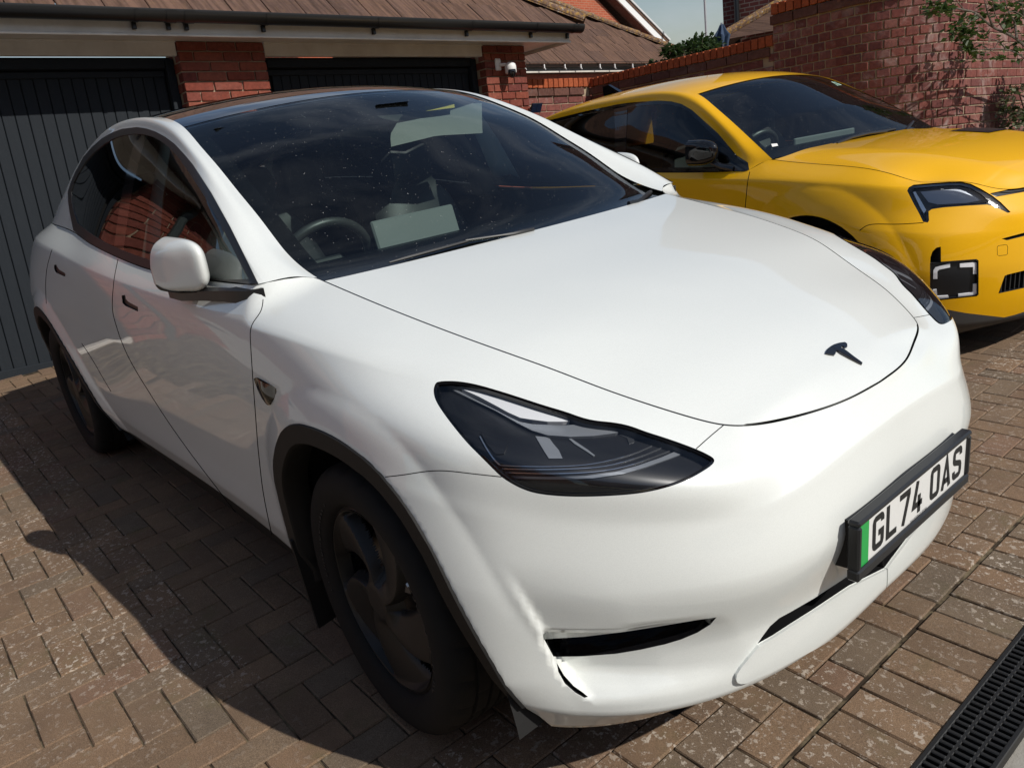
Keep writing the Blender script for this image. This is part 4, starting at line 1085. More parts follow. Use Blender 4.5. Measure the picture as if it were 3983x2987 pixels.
M_DOOR = mat('dark_grey_painted_timber', (.022,.027,.033), .72, 0, 0, 0, .18); _nt = M_DOOR.node_tree
_v = N(_nt, 'Mapping'); _v.inputs['Scale'].default_value = (60, 60, 3); _nt.links.new(N(_nt, 'NewGeometry').outputs['Position'], _v.inputs['Vector'])
_nt.links.new(mixc(_nt, ramp(_nt, noise(_nt, 240, 2, .5), [(.72,(0,0,0)),(.78,(1,1,1))]), mixc(_nt, noise(_nt, 2.0, 5, .6, _v.outputs['Vector']), (.013,.0165,.021), (.023,.028,.034)), (.12,.12,.12)), bsdf(M_DOOR).inputs['Base Color'])
bump(_nt, noise(_nt, 2.0, 4, .6, _v.outputs['Vector']), .25, .002, bsdf(M_DOOR))
def paver_mat():
    mt = mat('block_paving', (.2,.13,.09), .9, 0, 0, 0, .25); nt = mt.node_tree; b = bsdf(mt); r = rnd(nt)
    c = ramp(nt, r, [(0,(.175,.122,.084)),(.2,(.225,.150,.100)),(.4,(.165,.130,.098)),(.6,(.235,.158,.104)),(.8,(.185,.132,.092)),(1,(.215,.138,.098))])
    c = mixc(nt, .7, c, ramp(nt, noise(nt, 420, 3, .7), [(.36,(.40,.38,.36)),(.64,(1.5,1.46,1.4))]), 'MULTIPLY')
    c = mixc(nt, .5, c, ramp(nt, noise(nt, 7, 5, .6), [(.3,(.7,.68,.66)),(.7,(1.25,1.22,1.12))]), 'MULTIPLY')
    moss = mth(nt, 'MULTIPLY', ramp(nt, noise(nt, 6.0, 6, .65), [(.56,(0,0,0)),(.74,(1,1,1))]), .5); c = mixc(nt, moss, c, (.115,.105,.045))
    # lichen and mortar splashes: pale ragged spots in patches
    big = ramp(nt, noise(nt, 1.15, 4, .6), [(.40,(0,0,0)),(.62,(1,1,1))])
    sp = noise(nt, 44, 6, .66, dist=.25); sp2 = noise(nt, 95, 4, .6)
    m1 = ramp(nt, sp, [(.565,(0,0,0)),(.60,(1,1,1))]); m2 = ramp(nt, sp2, [(.62,(0,0,0)),(.65,(1,1,1))])
    l = mth(nt, 'MULTIPLY', mth(nt, 'MAXIMUM', m1, mth(nt, 'MULTIPLY', m2, .8)), mth(nt, 'ADD', mth(nt, 'MULTIPLY', big, .85), .10))
    # spots strong beyond the white car's right side and towards the front, faint elsewhere
    g = N(nt, 'SeparateXYZ'); nt.links.new(N(nt, 'NewGeometry').outputs['Position'], g.inputs[0])
    op = mth(nt, 'MAXIMUM', mth(nt, 'LESS_THAN', g.outputs['Y'], -1.08), mth(nt, 'GREATER_THAN', g.outputs['X'], .18))
    l = mth(nt, 'MULTIPLY', l, mth(nt, 'ADD', mth(nt, 'MULTIPLY', op, .85), .12))
    c = mixc(nt, l, c, mixc(nt, noise(nt, 130, 2), (.60,.53,.45), (.48,.40,.32)))
    nt.links.new(c, b.inputs['Base Color'])
    bump(nt, mth(nt, 'ADD', noise(nt, 260, 4, .7), mth(nt, 'MULTIPLY', m1, .35)), .6, .003, b)
    return mt
M_PAVER = paver_mat()
M_JOINT = mat('joint_sand', (.055,.045,.03), .95, 0, 0, 0, .1); _nt = M_JOINT.node_tree
_nt.links.new(mixc(_nt, ramp(_nt, noise(_nt, 12, 6, .7), [(.45,(0,0,0)),(.65,(1,1,1))]), (.045,.034,.024), (.20,.16,.10)), bsdf(M_JOINT).inputs['Base Color'])
M_CONC = mat('concrete', (.36,.34,.30), .9, 0, 0, 0, .2); _nt = M_CONC.node_tree; bump(_nt, noise(_nt, 120, 5, .7), .6, .004, bsdf(M_CONC)); _nt.links.new(mixc(_nt, noise(_nt, 20, 6, .7), (.24,.225,.19), (.42,.40,.36)), bsdf(M_CONC).inputs['Base Color'])
M_DRAIN = mat('black_drain_grating', (.010,.010,.010), .5)
# ------------------------------------------------------------------ pieces: the largest 300 as parts, the rest as one mesh
def piece_mesh(name, d, bev, mt, jig=.0, seed=0):
    bm = bmesh.new(); bmesh.ops.create_cube(bm, size=1); bmesh.ops.scale(bm, vec=d, verts=bm.verts)
    if bev: bmesh.ops.bevel(bm, geom=list(bm.edges), offset=bev, segments=1, affect='EDGES', profile=.5)
    rr = random.Random(seed)
    if jig:
        for v in bm.verts: v.co += Vector((rr.uniform(-jig, jig), rr.uniform(-jig, jig), rr.uniform(-jig, jig)))
    me = bpy.data.meshes.new(name); bm.to_mesh(me); bm.free(); me.materials.append(mt); return me
def pieces(parent, items, W, name='brick', limit=300, stuffname='bricks'):
    """items: (mesh, local Matrix); W: world matrix of the parent"""
    sc = []
    for i, (me, Mx) in enumerate(items):
        c = W @ Mx.translation; q = px(np.array(c)); d = (c-Vector(CAM)).length
        vis = -60 < q[0] < PW+60 and -60 < q[1] < PH+60 and ROT[2] @ (np.array(c)-CAM) > 0
        sc.append((vis, -d if vis else -1e3-d, i))
    order = [i for v, d, i in sorted(sc, key=lambda t: -t[1])]
    rests = {}
    for k, i in enumerate(order):
        me, Mx = items[i]
        if k < limit:
            o = link(name, me, parent); o.matrix_local = Mx
        else: rests.setdefault(me.materials[0], MB()).add([Mx @ v.co for v in me.vertices], [tuple(p.vertices) for p in me.polygons])
    for mt_, rest in rests.items():
        o = rest.build(stuffname, mt_, parent); o['kind'] = 'stuff'
# ------------------------------------------------------------------ driveway
LK = complex(0.10045794, -0.00153329); LT = complex(-0.84324004, -1.09957492)
def lat(u, v): c = LK*complex(u, v)+LT; return c.real, c.imag
LANG = math.atan2(LK.imag, LK.real)
gr = mesh('ground', [(-60,-60,-.030),(60,-60,-.030),(60,60,-.030),(-60,60,-.030)], [(0,1,2,3)], M_CONC); tag(gr, kind='structure')
pave = empty('driveway'); tag(pave, kind='structure')
jt = mesh('joint_sand', [(*lat(-46,-14),-.006),(*lat(18.04,-14),-.006),(*lat(18.04,52),-.006),(*lat(-46,52),-.006)], [(0,1,2,3)], M_JOINT, pave)
PV = {k: [piece_mesh('paver', d, .0035, M_PAVER, .0012, s) for s in range(3)] for k, d in (('V', (.1975,.0975,.06)), ('H', (.0975,.1975,.06)), ('B', (.1975,.0975,.06)), ('h', (.0975,.0975,.06)))}
items = []
def put(kind, u, v):
    x, y = lat(u, v); z = -.030+random.uniform(-.0012, .0012)
    Mx = Matrix.Translation((x, y, z)) @ Matrix.Rotation(LANG+random.uniform(-.006, .006), 4, 'Z') @ Matrix.Rotation(random.uniform(-.004, .004), 4, 'X') @ Matrix.Rotation(random.uniform(-.004, .004), 4, 'Y')
    items.append((random.choice(PV[kind]), Mx))
def in_view(u, v, pad=160):
    x, y = lat(u, v); q = px(np.array([x, y, 0.])); return -pad < q[0] < PW+pad and 1100 < q[1] < PH+pad and ROT[2] @ (np.array([x, y, 0])-CAM) > 0
for i in range(-44, 17):
    for j in range(-14, 46):
        d = (i-j) % 4
        if d == 0 and i+1 <= 16.1 and in_view(i+.5, j+1): put('H', i+.5, j+1)
        if d == 1 and in_view(i+1, j+.5):
            if i+2 <= 16.1: put('V', i+1, j+.5)
            elif i+1 <= 16.1: put('h', i+.5, j+.5)
for n in range(-12, 46):
    if in_view(17.08, n+.07): put('B', 17.08, n+.07)
pieces(pave, items, Matrix.Identity(4), 'paver', 300, 'pavers')
# slot drain
dr = empty('drain_channel', (*lat(18.68, 11), 0), (0, 0, LANG)); tag(dr, 'black slotted drain grating running along the edge of the paving', 'drain')
mesh('channel', [(-.064,-1.6,-.024),(.064,-1.6,-.024),(.064,2.6,-.024),(-.064,2.6,-.024)], [(0,1,2,3)], M_GAP, dr)
for xx in (-.058, .058): MB().box((xx, .5, -.010), (.012, 4.2, .028), 0, .002).build('grate_edge', M_DRAIN, dr)
for xx in (-.020, .020): MB().box((xx, .5, -.006), (.008, 4.2, .016), 0, .001).build('grate_rib', M_DRAIN, dr)
bar = piece_mesh('grate_bar', (.036, .0105, .014), .002, M_DRAIN)
nb = 0
for c_, xx in enumerate((-.040, 0, .040)):
    for n in range(-48, 50):
        yy = n*.0205 + (.01025 if c_ == 1 else 0) - .15
        q = px(np.array(dr.matrix_basis @ Vector((xx, yy, 0))))
        if -40 < q[0] < PW+40 and q[1] < PH+60:
            o = link('grate_bar', bar, dr); o.location = (xx, yy, -.004)
# ------------------------------------------------------------------ the level frame of the buildings (the drive slopes)
BM = Matrix.Translation((-5.05, .7, 0)) @ Matrix.Rotation(math.radians(-.8744), 4, 'Z') @ Matrix.Rotation(-.058, 4, 'Y') @ Matrix.Rotation(-.06, 4, 'X')
def broot(name, label, cat, group=None):
    o = link(name, None); o.matrix_world = BM; o.matrix_basis = BM; tag(o, label, cat, group); return o
BR = {k: [piece_mesh('brick', d, .004, mt, .0016, s) for s in range(4)] for k, d, mt in (('S', (.102,.215,.065), M_BRICK), ('H', (.102,.1025,.065), M_BRICK), ('Sw', (.102,.215,.065), M_BRICKW), ('Hw', (.102,.100,.065), M_BRICKW), ('Sd', (.13,.225,.075), M_BRICKD), ('So', (.13,.066,.092), M_SOLDIER), ('Hf', (.102,.05,.065), M_BRICKW))}
def bb(kind, x, y, z, rz=0.0): return random.choice(BR[kind]), Matrix.Translation((x, y, z)) @ Matrix.Rotation(rz+random.uniform(-.006, .006), 4, 'Z')
# ---- garage
gar = broot('garage', 'brick garage with two dark grey boarded doors, black gutter and brown tiled roof', 'garage')
def pier(y0, y1, z0, z1):
    p = empty('brick_pier', (0, 0, 0), None, gar); it = []
    MB().box((-.16, (y0+y1)/2, (z0+z1)/2), (.30, y1-y0-.012, z1-z0)).build('mortar', M_MORTAR, p)
    n = int((z1-z0)/.075); w_ = y1-y0
    for k in range(n):
        z = z1-.0375-k*.0752; y = y0+.002; off = k % 2
        lens = [.215, .215, .215] if not off else [.1025, .215, .215, .1025]
        sc_ = (w_-.004-.01*(len(lens)-1))/sum(lens)
        for L_ in lens:
            me, Mx = bb('S', -.045, y+L_*sc_/2, z); Mx = Mx @ Matrix.Diagonal((1, L_*sc_/.215, 1, 1)); it.append((me, Mx)); y += L_*sc_+.01
        for s_, yy in ((-1, y0), (1, y1)):   # reveal bricks
            me, Mx = bb('S', -.205 if off else -.16, yy-s_*.049, z); Mx = Mx @ Matrix.Rotation(math.pi/2, 4, 'Z'); Mx = Mx @ Matrix.Diagonal((1, .9 if not off else .5, 1, 1)); it.append((me, Mx))
    pieces(p, it, BM, 'brick', 300)
pier(-3.30, -2.45, -.4, 2.232); pier(.035, .745, -.4, 2.232); pier(3.06, 3.605, -.6, 2.232)
# doors of upright boards in dark frames
plank = piece_mesh('plank', (.022, .0805, 2.30), .004, M_DOOR)
def gdoor(y0, y1, zb):
    d = empty('garage_door', (0, 0, 0), None, gar)
    MB().box((-.235, (y0+y1)/2, .8), (.02, y1-y0, 2.7)).build('door_back', M_GAP, d)
    for a, b, c, e in ((y0, y0+.065, zb-.3, 2.125), (y1-.065, y1, zb-.3, 2.125)): MB().box((-.17, (a+b)/2, (c+e)/2), (.07, b-a, e-c), 0, .005).build('door_frame', M_DOOR, d)
    MB().box((-.17, (y0+y1)/2, 2.09), (.07, y1-y0-.14, .07), 0, .005).build('door_frame', M_DOOR, d)
    MB().box((-.19, (y0+y1)/2, 2.02), (.03, y1-y0-.15, .045), 0, .004).build('door_rail', M_DOOR, d)
    MB().box((-.185, (y0+y1)/2, zb+.035), (.035, y1-y0-.15, .07), 0, .004).build('door_rail', M_DOOR, d)
    y = y1-.075-.0425
    while y > y0+.08:
        o = link('plank', plank, d); o.location = (-.205+random.uniform(-.0015, .0015), y, 2.0-1.15+.01); y -= .085
    return d
gdoor(-2.45, .035, -.10); gdoor(.745, 3.06, -.30)
MB().box((-.11, -1.2, -.135), (.12, 2.5, .05), 0, .006).build('door_sill', M_UPVC, gar)
for y0, y1 in ((-2.6, .03), (.75, 3.05)): MB().box((-.03, (y0+y1)/2, 2.175), (.05, y1-y0, .10), 0, .004).build('lintel_board', M_UPVC, gar); MB().box((-.015, (y0+y1)/2, 2.226), (.055, y1-y0, .012), 0, .003).build('lintel_trim', M_UPVC, gar)
# soffit, fascia with nail caps, gutter with brackets
MB().box((.15, .1, 2.238), (.33, 7.7, .012)).build('soffit', M_UPVC, gar)
mesh('soffit', [(-4.0,3.66,2.236),(.3,3.66,2.236),(.3,3.95,2.236),(-4.0,3.95,2.236)], [(0,1,2,3)], M_UPVC, gar)
MB().box((.31, .14, 2.275), (.018, 7.66, .15), 0, .003).build('fascia_board', M_UPVC, gar)
MB().box((.318, .14, 2.208), (.034, 7.66, .018), 0, .004).build('fascia_lip', M_UPVC, gar)
MB().box((-1.9, 3.965, 2.275), (4.42, .018, .15), 0, .003).build('fascia_board', M_UPVC, gar)
nail = MB().lathe([(.0, .003), (.004, .002), (.005, 0)], 8, Matrix.Rotation(math.pi/2, 4, 'Y')).build('nail_cap', M_SILVER, gar)
nail.location = (.319, -1.0, 2.305)
for k in range(8):
    o = nail.copy(); COL.objects.link(o); o.parent = gar; o.location = (.319, -1.0+.62*(k+1)-.03*(k % 3), 2.305)
def gutter(parent, y0, y1, xc, zc, r=.056):
    g = MB(); sec = [(r*math.cos(a), r*math.sin(a)) for a in np.linspace(math.pi, 2*math.pi, 13)]; sec = [(-r, .012)]+sec+[(r, .012), (r-.004, .012)]+[((r-.004)*math.cos(a), (r-.004)*math.sin(a)) for a in np.linspace(2*math.pi, math.pi, 13)]
    g.grid([[(xc+a, y, zc+b) for y in (y0, y1)] for a, b in sec]); 
    for y in (y0, y1): i = len(g.V); g.V += [(xc+a, y, zc+b) for a, b in sec[:16]]; g.F.append(tuple(range(i, i+16)))
    gt = g.build('gutter', M_GUTTER, parent, True, 40); return gt
gt = gutter(gar, -3.75, 4.06, .40, 2.345, .066)
for y in (-2.05, -.35, -.11, .02, .62, 1.62, 2.62, 3.42, 3.92):
    b = MB(); w_ = .075 if y in (-.11, .02) else .028
    b.grid([[(.40+.071*math.cos(a), yy, 2.345+.071*math.sin(a)) for yy in (y-w_/2, y+w_/2)] for a in np.linspace(math.pi*.98, 2.02*math.pi, 11)])
    b.box((.335, y, 2.265), (.03, .03, .05), 0, .004); b.build('gutter_bracket', M_GUTTER, gt, True)
# roof: tiles laid in courses, hip tiles on the right-hand hip
PIT = math.atan(.70)
def roof(parent, xe, ye0, ye1, ze, depth, pitch, rows, wtile=.30, gauge=.245, hip_right=True, name='roof', x_in_view=True, W=BM, backing=True):
    rf_ = empty(name, (0, 0, 0), None, parent); t = math.tan(pitch); it = []
    tl_ = [piece_mesh('roof_tile', (gauge+.075, wtile-.006, .022), .004, M_TILE, .0015, s) for s in range(3)]
    for k in range(rows):
        s0 = k*gauge; xx = xe-math.cos(pitch)*(s0+gauge/2-.02); zz = ze+math.sin(pitch)*(s0+gauge/2-.02)+.012
        y = ye0 + (wtile/2 if k % 2 else 0); ymax = ye1-(xe-xx) if hip_right else ye1
        while y+wtile/2 < ymax+.06:
            if True:
                Mx = Matrix.Translation((xx, y, zz+random.uniform(-.002, .002))) @ Matrix.Rotation(pitch+.085, 4, 'Y') @ Matrix.Rotation(random.uniform(-.006, .006), 4, 'Z'); it.append((random.choice(tl_), Mx))
            y += wtile
    pieces(rf_, it, W, 'roof_tile', 300, 'roof_tiles')
    D = depth; mesh('roof_deck', [(xe,ye0,ze),(xe,ye1,ze),(xe-D,ye1-D if hip_right else ye1,ze+t*D),(xe-D,ye0,ze+t*D)], [(0,1,2,3)], M_TILE, rf_)
    if hip_right: mesh('roof_deck', [(xe,ye1,ze),(xe-2*D,ye1,ze),(xe-D,ye1-D,ze+t*D)], [(0,1,2)], M_TILE, rf_)
    if hip_right:
        n = int(D*1.6/.33); L_ = Vector((-1, -1, t)).normalized(); up = Vector((t, t, 2)).normalized()*1.0; side = L_.cross(up).normalized()
        for k in range(n):
            a = Vector((xe, ye1, ze+.05)) + L_*(k*.40-.06); b = a+L_*.44; g = MB(); rows_ = []
            for p, r in ((a, .108), (b, .085)):
                rows_.append([p + side*r*math.cos(q) + up*(r*.62*math.sin(q)-.015) for q in np.linspace(0, math.pi, 11)])
            g.grid(rows_); rows2 = [[v-up*.018 for v in r_] for r_ in rows_]; g.grid(rows2); i = len(g.V); g.V += rows_[0]+rows2[0][::-1]; g.F.append(tuple(range(i, i+22)))
            g.build('hip_tile', M_HIP, rf_, True, 40)
    return rf_
roof(gar, .42, -3.7, 4.03, 2.375, 2.4, PIT, 8)
# side and back so that the garage is a closed body
MB().box((-2.2, 3.50, .9), (3.9, .2, 2.6)).build('side_wall', M_BRICK, gar)
# security camera on the right-hand pier, solar lamp panel
cmr = broot('security_camera', 'small white security camera with black lens on brick pier', 'camera'); cmr.matrix_basis = BM @ Matrix.Translation((.0, 3.30, 2.0))
MB().box((.012, -.075, .045), (.018, .075, .115), 0, .008).build('mount', M_STICKW, cmr)
MB().tube([(.02, -.06, .04), (.07, -.03, .035), (.085, .0, .02)], .017, 10).build('arm', M_STICKW, cmr, True)
sph = lambda c, r, nm, mt, sz=1.0, n=20: MB().lathe([(r*math.sin(a), -r*sz*math.cos(a)) for a in np.linspace(0, math.pi, n//2+1)], n, Matrix.Translation(c)).build(nm, mt, cmr, True, None)
MB().lathe([(.0, .055), (.03, .052), (.05, .038), (.058, .01), (.058, -.045), (.052, -.055), (0, -.056)], 24, Matrix.Translation((.10, .012, .0))).build('body', M_STICKW, cmr, True, 50)
MB().lathe([(.043*math.sin(a), -.06*math.cos(a)) for a in np.linspace(0, math.pi*.62, 10)], 20, Matrix.Translation((.128, .0, -.045))).build('lens_dome', M_BLACKG, cmr, True, None)
slp = broot('solar_panel', 'small dark solar panel fixed beside the brick pier', 'solar panel'); slp.matrix_basis = BM @ Matrix.Translation((.04, 3.66, 1.605)) @ Matrix.Rotation(.5, 4, 'Y')
MB().box((0, 0, 0), (.012, .15, .105), 0, .004).build('frame', M_SATIN, slp)
mt_ = mat('solar_cells', (.012,.022,.05), .12, 0, .6)
for yy in (-.035, .035): MB().box((.0065, yy, 0), (.003, .066, .092)).build('cell', mt_, slp)
MB().box((-.03, -.03, -.02), (.05, .02, .02)).build('bracket', M_SATIN, slp)
# ------------------------------------------------------------------ garden wall: short return by the garage, straight run, quarter-round corner
gw = broot('garden_wall', 'long red brick garden wall with orange brick-on-edge coping and rounded corner', 'wall')
it = []; mw = MB()
def run(P0, P1, ztop, zlow, kind='S', cope=True, proj=True, z0=None, phase=0.0, s0=0.0):
    P0 = Vector((*P0, 0)); P1 = Vector((*P1, 0)); d = (P1-P0); L_ = d.length; d.normalize(); n = Vector((d.y, -d.x, 0)); ang = math.atan2(d.y, d.x)-math.pi/2
    def at_(s, off, z): p = P0+d*s-n*off; return (p.x, p.y, z)
    zt = ztop
    if cope:
        s = (.034-s0) % .0765
        while s < L_:
            me, Mx = bb('So', *at_(s, .045, zt-.045+random.uniform(-.002, .002)), ang); it.append((me, Mx)); s += .0765
        zt -= .100
        if proj:
            s = (.10-s0) % .235
            while s < L_:
                me, Mx = bb('Sd', *at_(s, .045, zt-.038), ang); it.append((me, Mx)); s += .235
            zt -= .085
    k = 0
    while zt > zlow:
        pitch = .225 if kind == 'S' else .1125; s = (pitch*(.5 if k % 2 else 0)+pitch/2-s0) % pitch
        while s < L_:
            if True:
                me, Mx = bb('Sw' if kind == 'S' else 'Hw', *at_(s, .052, zt-.0375), ang); it.append((me, Mx))
            s += pitch
        zt -= .075; k += 1
    a = at_(0, .010, 0); b = at_(L_, .010, 0); c = at_(L_, .22, 0); e_ = at_(0, .22, 0)
    mw.add([(q[0], q[1], z) for z in (zlow-.6, ztop-.012) for q in (a, b, c, e_)], [(0,1,5,4),(1,2,6,5),(2,3,7,6),(3,0,4,7),(4,5,6,7)])
run((-.1, 3.60), (-.1, 4.64), 1.912, .3)                       # faces the drive: normal +x
# straight run: walking from the near corner back to the garage so that bricks face -y
run((2.26, 4.64), (-.1, 4.64), 1.905, .9) if False else None
def run_y(x0, x1, y, ztop, zlow, kind='S', **kw):
    # wall along x with its face towards -y
    run((x0, y), (x1, y), ztop, zlow, kind, **kw)
run_y(-.1, 2.255, 4.64, 1.905, .3)
run_y(2.26, 2.90, 4.64, 2.165, .4, 'H')
# quarter circle of headers
arc = [(2.88+.75*math.sin(a), 5.39-.75*math.cos(a)) for a in np.linspace(0, math.pi/2, 12)]
s_ = .64
for a, b in zip(arc[:-1], arc[1:]): run(a, b, 2.165, .2, 'H', s0=s_); s_ += math.dist(a, b)
run((3.63, 5.39), (3.63, 9.2), 2.165, .2, 'S')
mw.build('mortar', M_MORTAR, gw)
pieces(gw, it, BM, 'brick', 300, 'bricks')
# ------------------------------------------------------------------ neighbour's garage roof behind the wall
g2 = broot('neighbour_garage', 'brown hipped tile roof with grey fascia and clip-on lights behind the garden wall', 'garage')
roof(g2, -2.15, 3.4, 9.45, 2.44, 3.0, PIT, 14, wtile=.33, gauge=.265)
M_GREYF = mat('grey_fascia', (.20,.20,.20), .5)
MB().box((-2.24, 6.4, 2.38), (.02, 6.0, .12)).build('fascia_board', M_GREYF, g2); MB().box((-2.23, 6.4, 2.318), (.05, 6.0, .02)).build('fascia_lip', M_UPVC, g2)
gt2 = gutter(g2, 3.5, 9.3, -2.17, 2.425, .05)
clip = MB().box((0, 0, 0), (.02, .016, .055)).tube([(0.01, 0, -.02), (.015, .012, -.045)], .006, 6).build('light_clip', M_STICKW, gt2); clip.location = (-2.115, 5.45, 2.375)
for k in range(9):
    o = clip.copy(); COL.objects.link(o); o.parent = gt2; o.location = (-2.115, 5.45+.36*(k+1)+.04*(k % 2), 2.375)
MB().box((-4.4, 6.4, 1.0), (4.2, 5.7, 2.6)).build('wall', M_BRICK, g2)
# ------------------------------------------------------------------ houses behind
def far_brick(name, a, b, mort, sx=.225, sz=.075):
    mt = mat(name, a, .9, 0, 0, 0, .15); nt = mt.node_tree; bt = N(nt, 'TexBrick'); tcx = N(nt, 'TexCoord'); mp_ = N(nt, 'Mapping')
    bt.inputs['Color1'].default_value = (*a, 1); bt.inputs['Color2'].default_value = (*b, 1); bt.inputs['Mortar'].default_value = (*mort, 1); bt.inputs['Scale'].default_value = 1.0
    bt.inputs['Brick Width'].default_value = sx; bt.inputs['Row Height'].default_value = sz; bt.inputs['Mortar Size'].default_value = .010
    sp = N(nt, 'SeparateXYZ'); cb = N(nt, 'CombineXYZ'); nt.links.new(tcx.outputs['Object'], sp.inputs[0]); ad = mth(nt, 'ADD', sp.outputs['X'], sp.outputs['Y']); nt.links.new(ad, cb.inputs['X']); nt.links.new(sp.outputs['Z'], cb.inputs['Y']); nt.links.new(cb.outputs[0], bt.inputs['Vector'])
    c = mixc(nt, .5, bt.outputs['Color'], ramp(nt, noise(nt, 1.2, 5), [(.3,(.75,.75,.75)),(.7,(1.2,1.2,1.2))]), 'MULTIPLY'); nt.links.new(c, bsdf(mt).inputs['Base Color'])
    bump(nt, bt.outputs['Fac'], .5, -.008, bsdf(mt)); return mt
M_FARB = far_brick('bright_red_brickwork', (.36,.085,.045), (.43,.115,.06), (.40,.20,.13)); M_FARD = far_brick('dark_red_brickwork', (.115,.034,.03), (.155,.05,.042), (.22,.17,.14)); M_LEFTB = far_brick('house_brickwork', (.22,.062,.042), (.28,.085,.058), (.45,.35,.25))
gh = broot('gable_house', 'bright red brick gable end with white sloping bargeboard', 'house'); X = -14.0
bfp = lambda x, y: None
ey, ez, ty, tz = 22.22, 5.05, 16.2, 8.91      # verge: right foot and a point up the slope
m2 = MB(); m2.prism([(8.0, -1), (ey-.35, -1), (ey-.35, ez-.2), (ty, tz-.15), (8.0, tz-.15+.001)], 0, 7, Matrix(((0,0,-1,X),(1,0,0,0),(0,1,0,0),(0,0,0,1)))); m2.build('wall', M_FARB, gh)
sl = Vector((0, ty-ey, tz-ez)).normalized(); upn = Vector((0, -sl.z, sl.y)); upn = upn if upn.z > 0 else -upn
def strip(nm, mt, off, th, x0, x1, ext=.35):
    a = Vector((0, ey, ez))-sl*ext+upn*off; b = Vector((0, ty, tz))+upn*off; P = [a, b, b+upn*th, a+upn*th]
    mesh(nm, [(x0, p.y, p.z) for p in P]+[(x1, p.y, p.z) for p in P], [(0,1,2,3),(7,6,5,4),(0,4,5,1),(1,5,6,2),(2,6,7,3),(3,7,4,0)], mt, gh)
strip('bargeboard', mat('white_bargeboard', (.78,.78,.77), .5), 0, .22, X+.32, X+.40); strip('verge_soffit', M_BRICKD, -.03, .03, X, X+.34); strip('roof', M_TILE, .22, .10, X-7, X+.42); strip('verge_edge', mat('pale_verge', (.6,.6,.6), .6), .32, .06, X+.36, X+.46)
dh = broot('dark_brick_house', 'dark red brick house with black drainpipe behind the garden wall', 'house')
DW = Matrix.Translation((-3.0, 11.25, 0)) @ Matrix.Rotation(math.atan2(.4061, .9138), 4, 'Z')
MB().box((0,0,0), (9.0, 6.0, 9.0), M=DW @ Matrix.Translation((4.5, 3.0, 3.5))).build('wall', M_FARD, dh)
MB().tube([DW @ Vector((.26, -.05, 8)), DW @ Vector((.26, -.05, -.5))], .05, 10).build('drainpipe', M_GUTTER, dh, True)

mesh('porch_roof', [DW @ Vector(v) for v in ((.10,-1.2,2.82),(4.0,-1.2,2.82),(4.0,-.02,3.72),(1.9,-.02,3.72),(.10,-.02,2.82))], [(0,1,2,3),(0,3,4)], M_TILE, dh)
MB().tube([DW @ Vector((.10,-1.2,2.85)), DW @ Vector((1.9,-.04,3.75))], .07, 8).build('porch_hip', M_HIP, dh, True)
# ------------------------------------------------------------------ lamp post, parasol, planting
pole = broot('lamp_post', 'tall thin grey lamp post behind the gardens', 'lamp post')
MB().tube([(-12, 22.8, -1), (-12, 22.78, 9.5)], [.055, .04], 10).build('post', mat('galvanised_steel', (.45,.46,.47), .5, .6), pole, True)
MB().tube([(-12, 22.78, 9.45), (-11.6, 22.5, 9.6), (-11.0, 22.1, 9.6)], .03, 8).build('lamp_arm', M_SILVER, pole, True)
par = broot('garden_parasol', 'closed dark blue garden parasol above the wall', 'parasol')
def parasol():
    g = MB(); rows_ = []
    for z, r in ((2.885, .01), (2.87, .03), (2.80, .06), (2.72, .10), (2.70, .115), (2.60, .085), (2.45, .075), (2.2, .07), (1.8, .085)):
        rows_.append([(-1.5+r*(1+.22*math.cos(a*6))*math.cos(a), 9.11+r*(1+.22*math.cos(a*6))*math.sin(a), z+.02*math.cos(a*6)*(r > .09)) for a in np.linspace(0, 2*math.pi, 49)])
    g.grid(rows_); g.build('canopy', mat('blue_parasol_cloth', (.030,.055,.105), .85), par, True)
    MB().tube([(-1.5, 9.11, 0), (-1.5, 9.11, 2.9)], .02, 8).build('pole', M_SILVER, par, True)
parasol()
def leaf_mat(name, cols, trans=.35):
    mt = mat(name, cols[0], .5, 0, 0, 0, .4); nt = mt.node_tree; b = bsdf(mt); g = N(nt, 'NewGeometry')
    c = ramp(nt, g.outputs['Random Per Island'], [(i/(len(cols)-1), k) for i, k in enumerate(cols)]); nt.links.new(c, b.inputs['Base Color'])
    o = nt.nodes['Material Output']; tr = N(nt, 'BsdfTranslucent'); nt.links.new(c, tr.inputs['Color']); m_ = N(nt, 'MixShader'); m_.inputs[0].default_value = trans
    nt.links.new(b.outputs[0], m_.inputs[1]); nt.links.new(tr.outputs[0], m_.inputs[2]); nt.links.new(m_.outputs[0], o.inputs['Surface']); return mt
M_LEAF = leaf_mat('green_leaves', [(.035,.065,.012),(.06,.10,.02),(.045,.085,.018),(.085,.12,.03)]); M_LEAFD = leaf_mat('dark_green_leaves', [(.02,.045,.012),(.04,.075,.02),(.03,.06,.015),(.07,.10,.03)])
M_LEAFV = leaf_mat('variegated_leaves', [(.07,.11,.03),(.05,.085,.02),(.42,.43,.30),(.09,.13,.04),(.50,.50,.38)]); M_BARK = mat('grey_brown_bark', (.13,.105,.08), .9); M_CORE = mat('twig_mass', (.02,.022,.01), .9)
def leaves(pts, size, rng, mb, flat=.35):
    for p in pts:
        d = Vector((rng.gauss(0, 1), rng.gauss(0, 1), rng.gauss(0, .6))).normalized(); n = Vector((rng.gauss(0, flat), rng.gauss(0, flat), 1)).normalized()
        sd = d.cross(n).normalized(); s = size*rng.uniform(.6, 1.25); w_ = s*.36; p = Vector(p)
        mb.add([p, p+d*s*.45+sd*w_+n*s*.06, p+d*s, p+d*s*.45-sd*w_+n*s*.06], [(0, 1, 2, 3)])
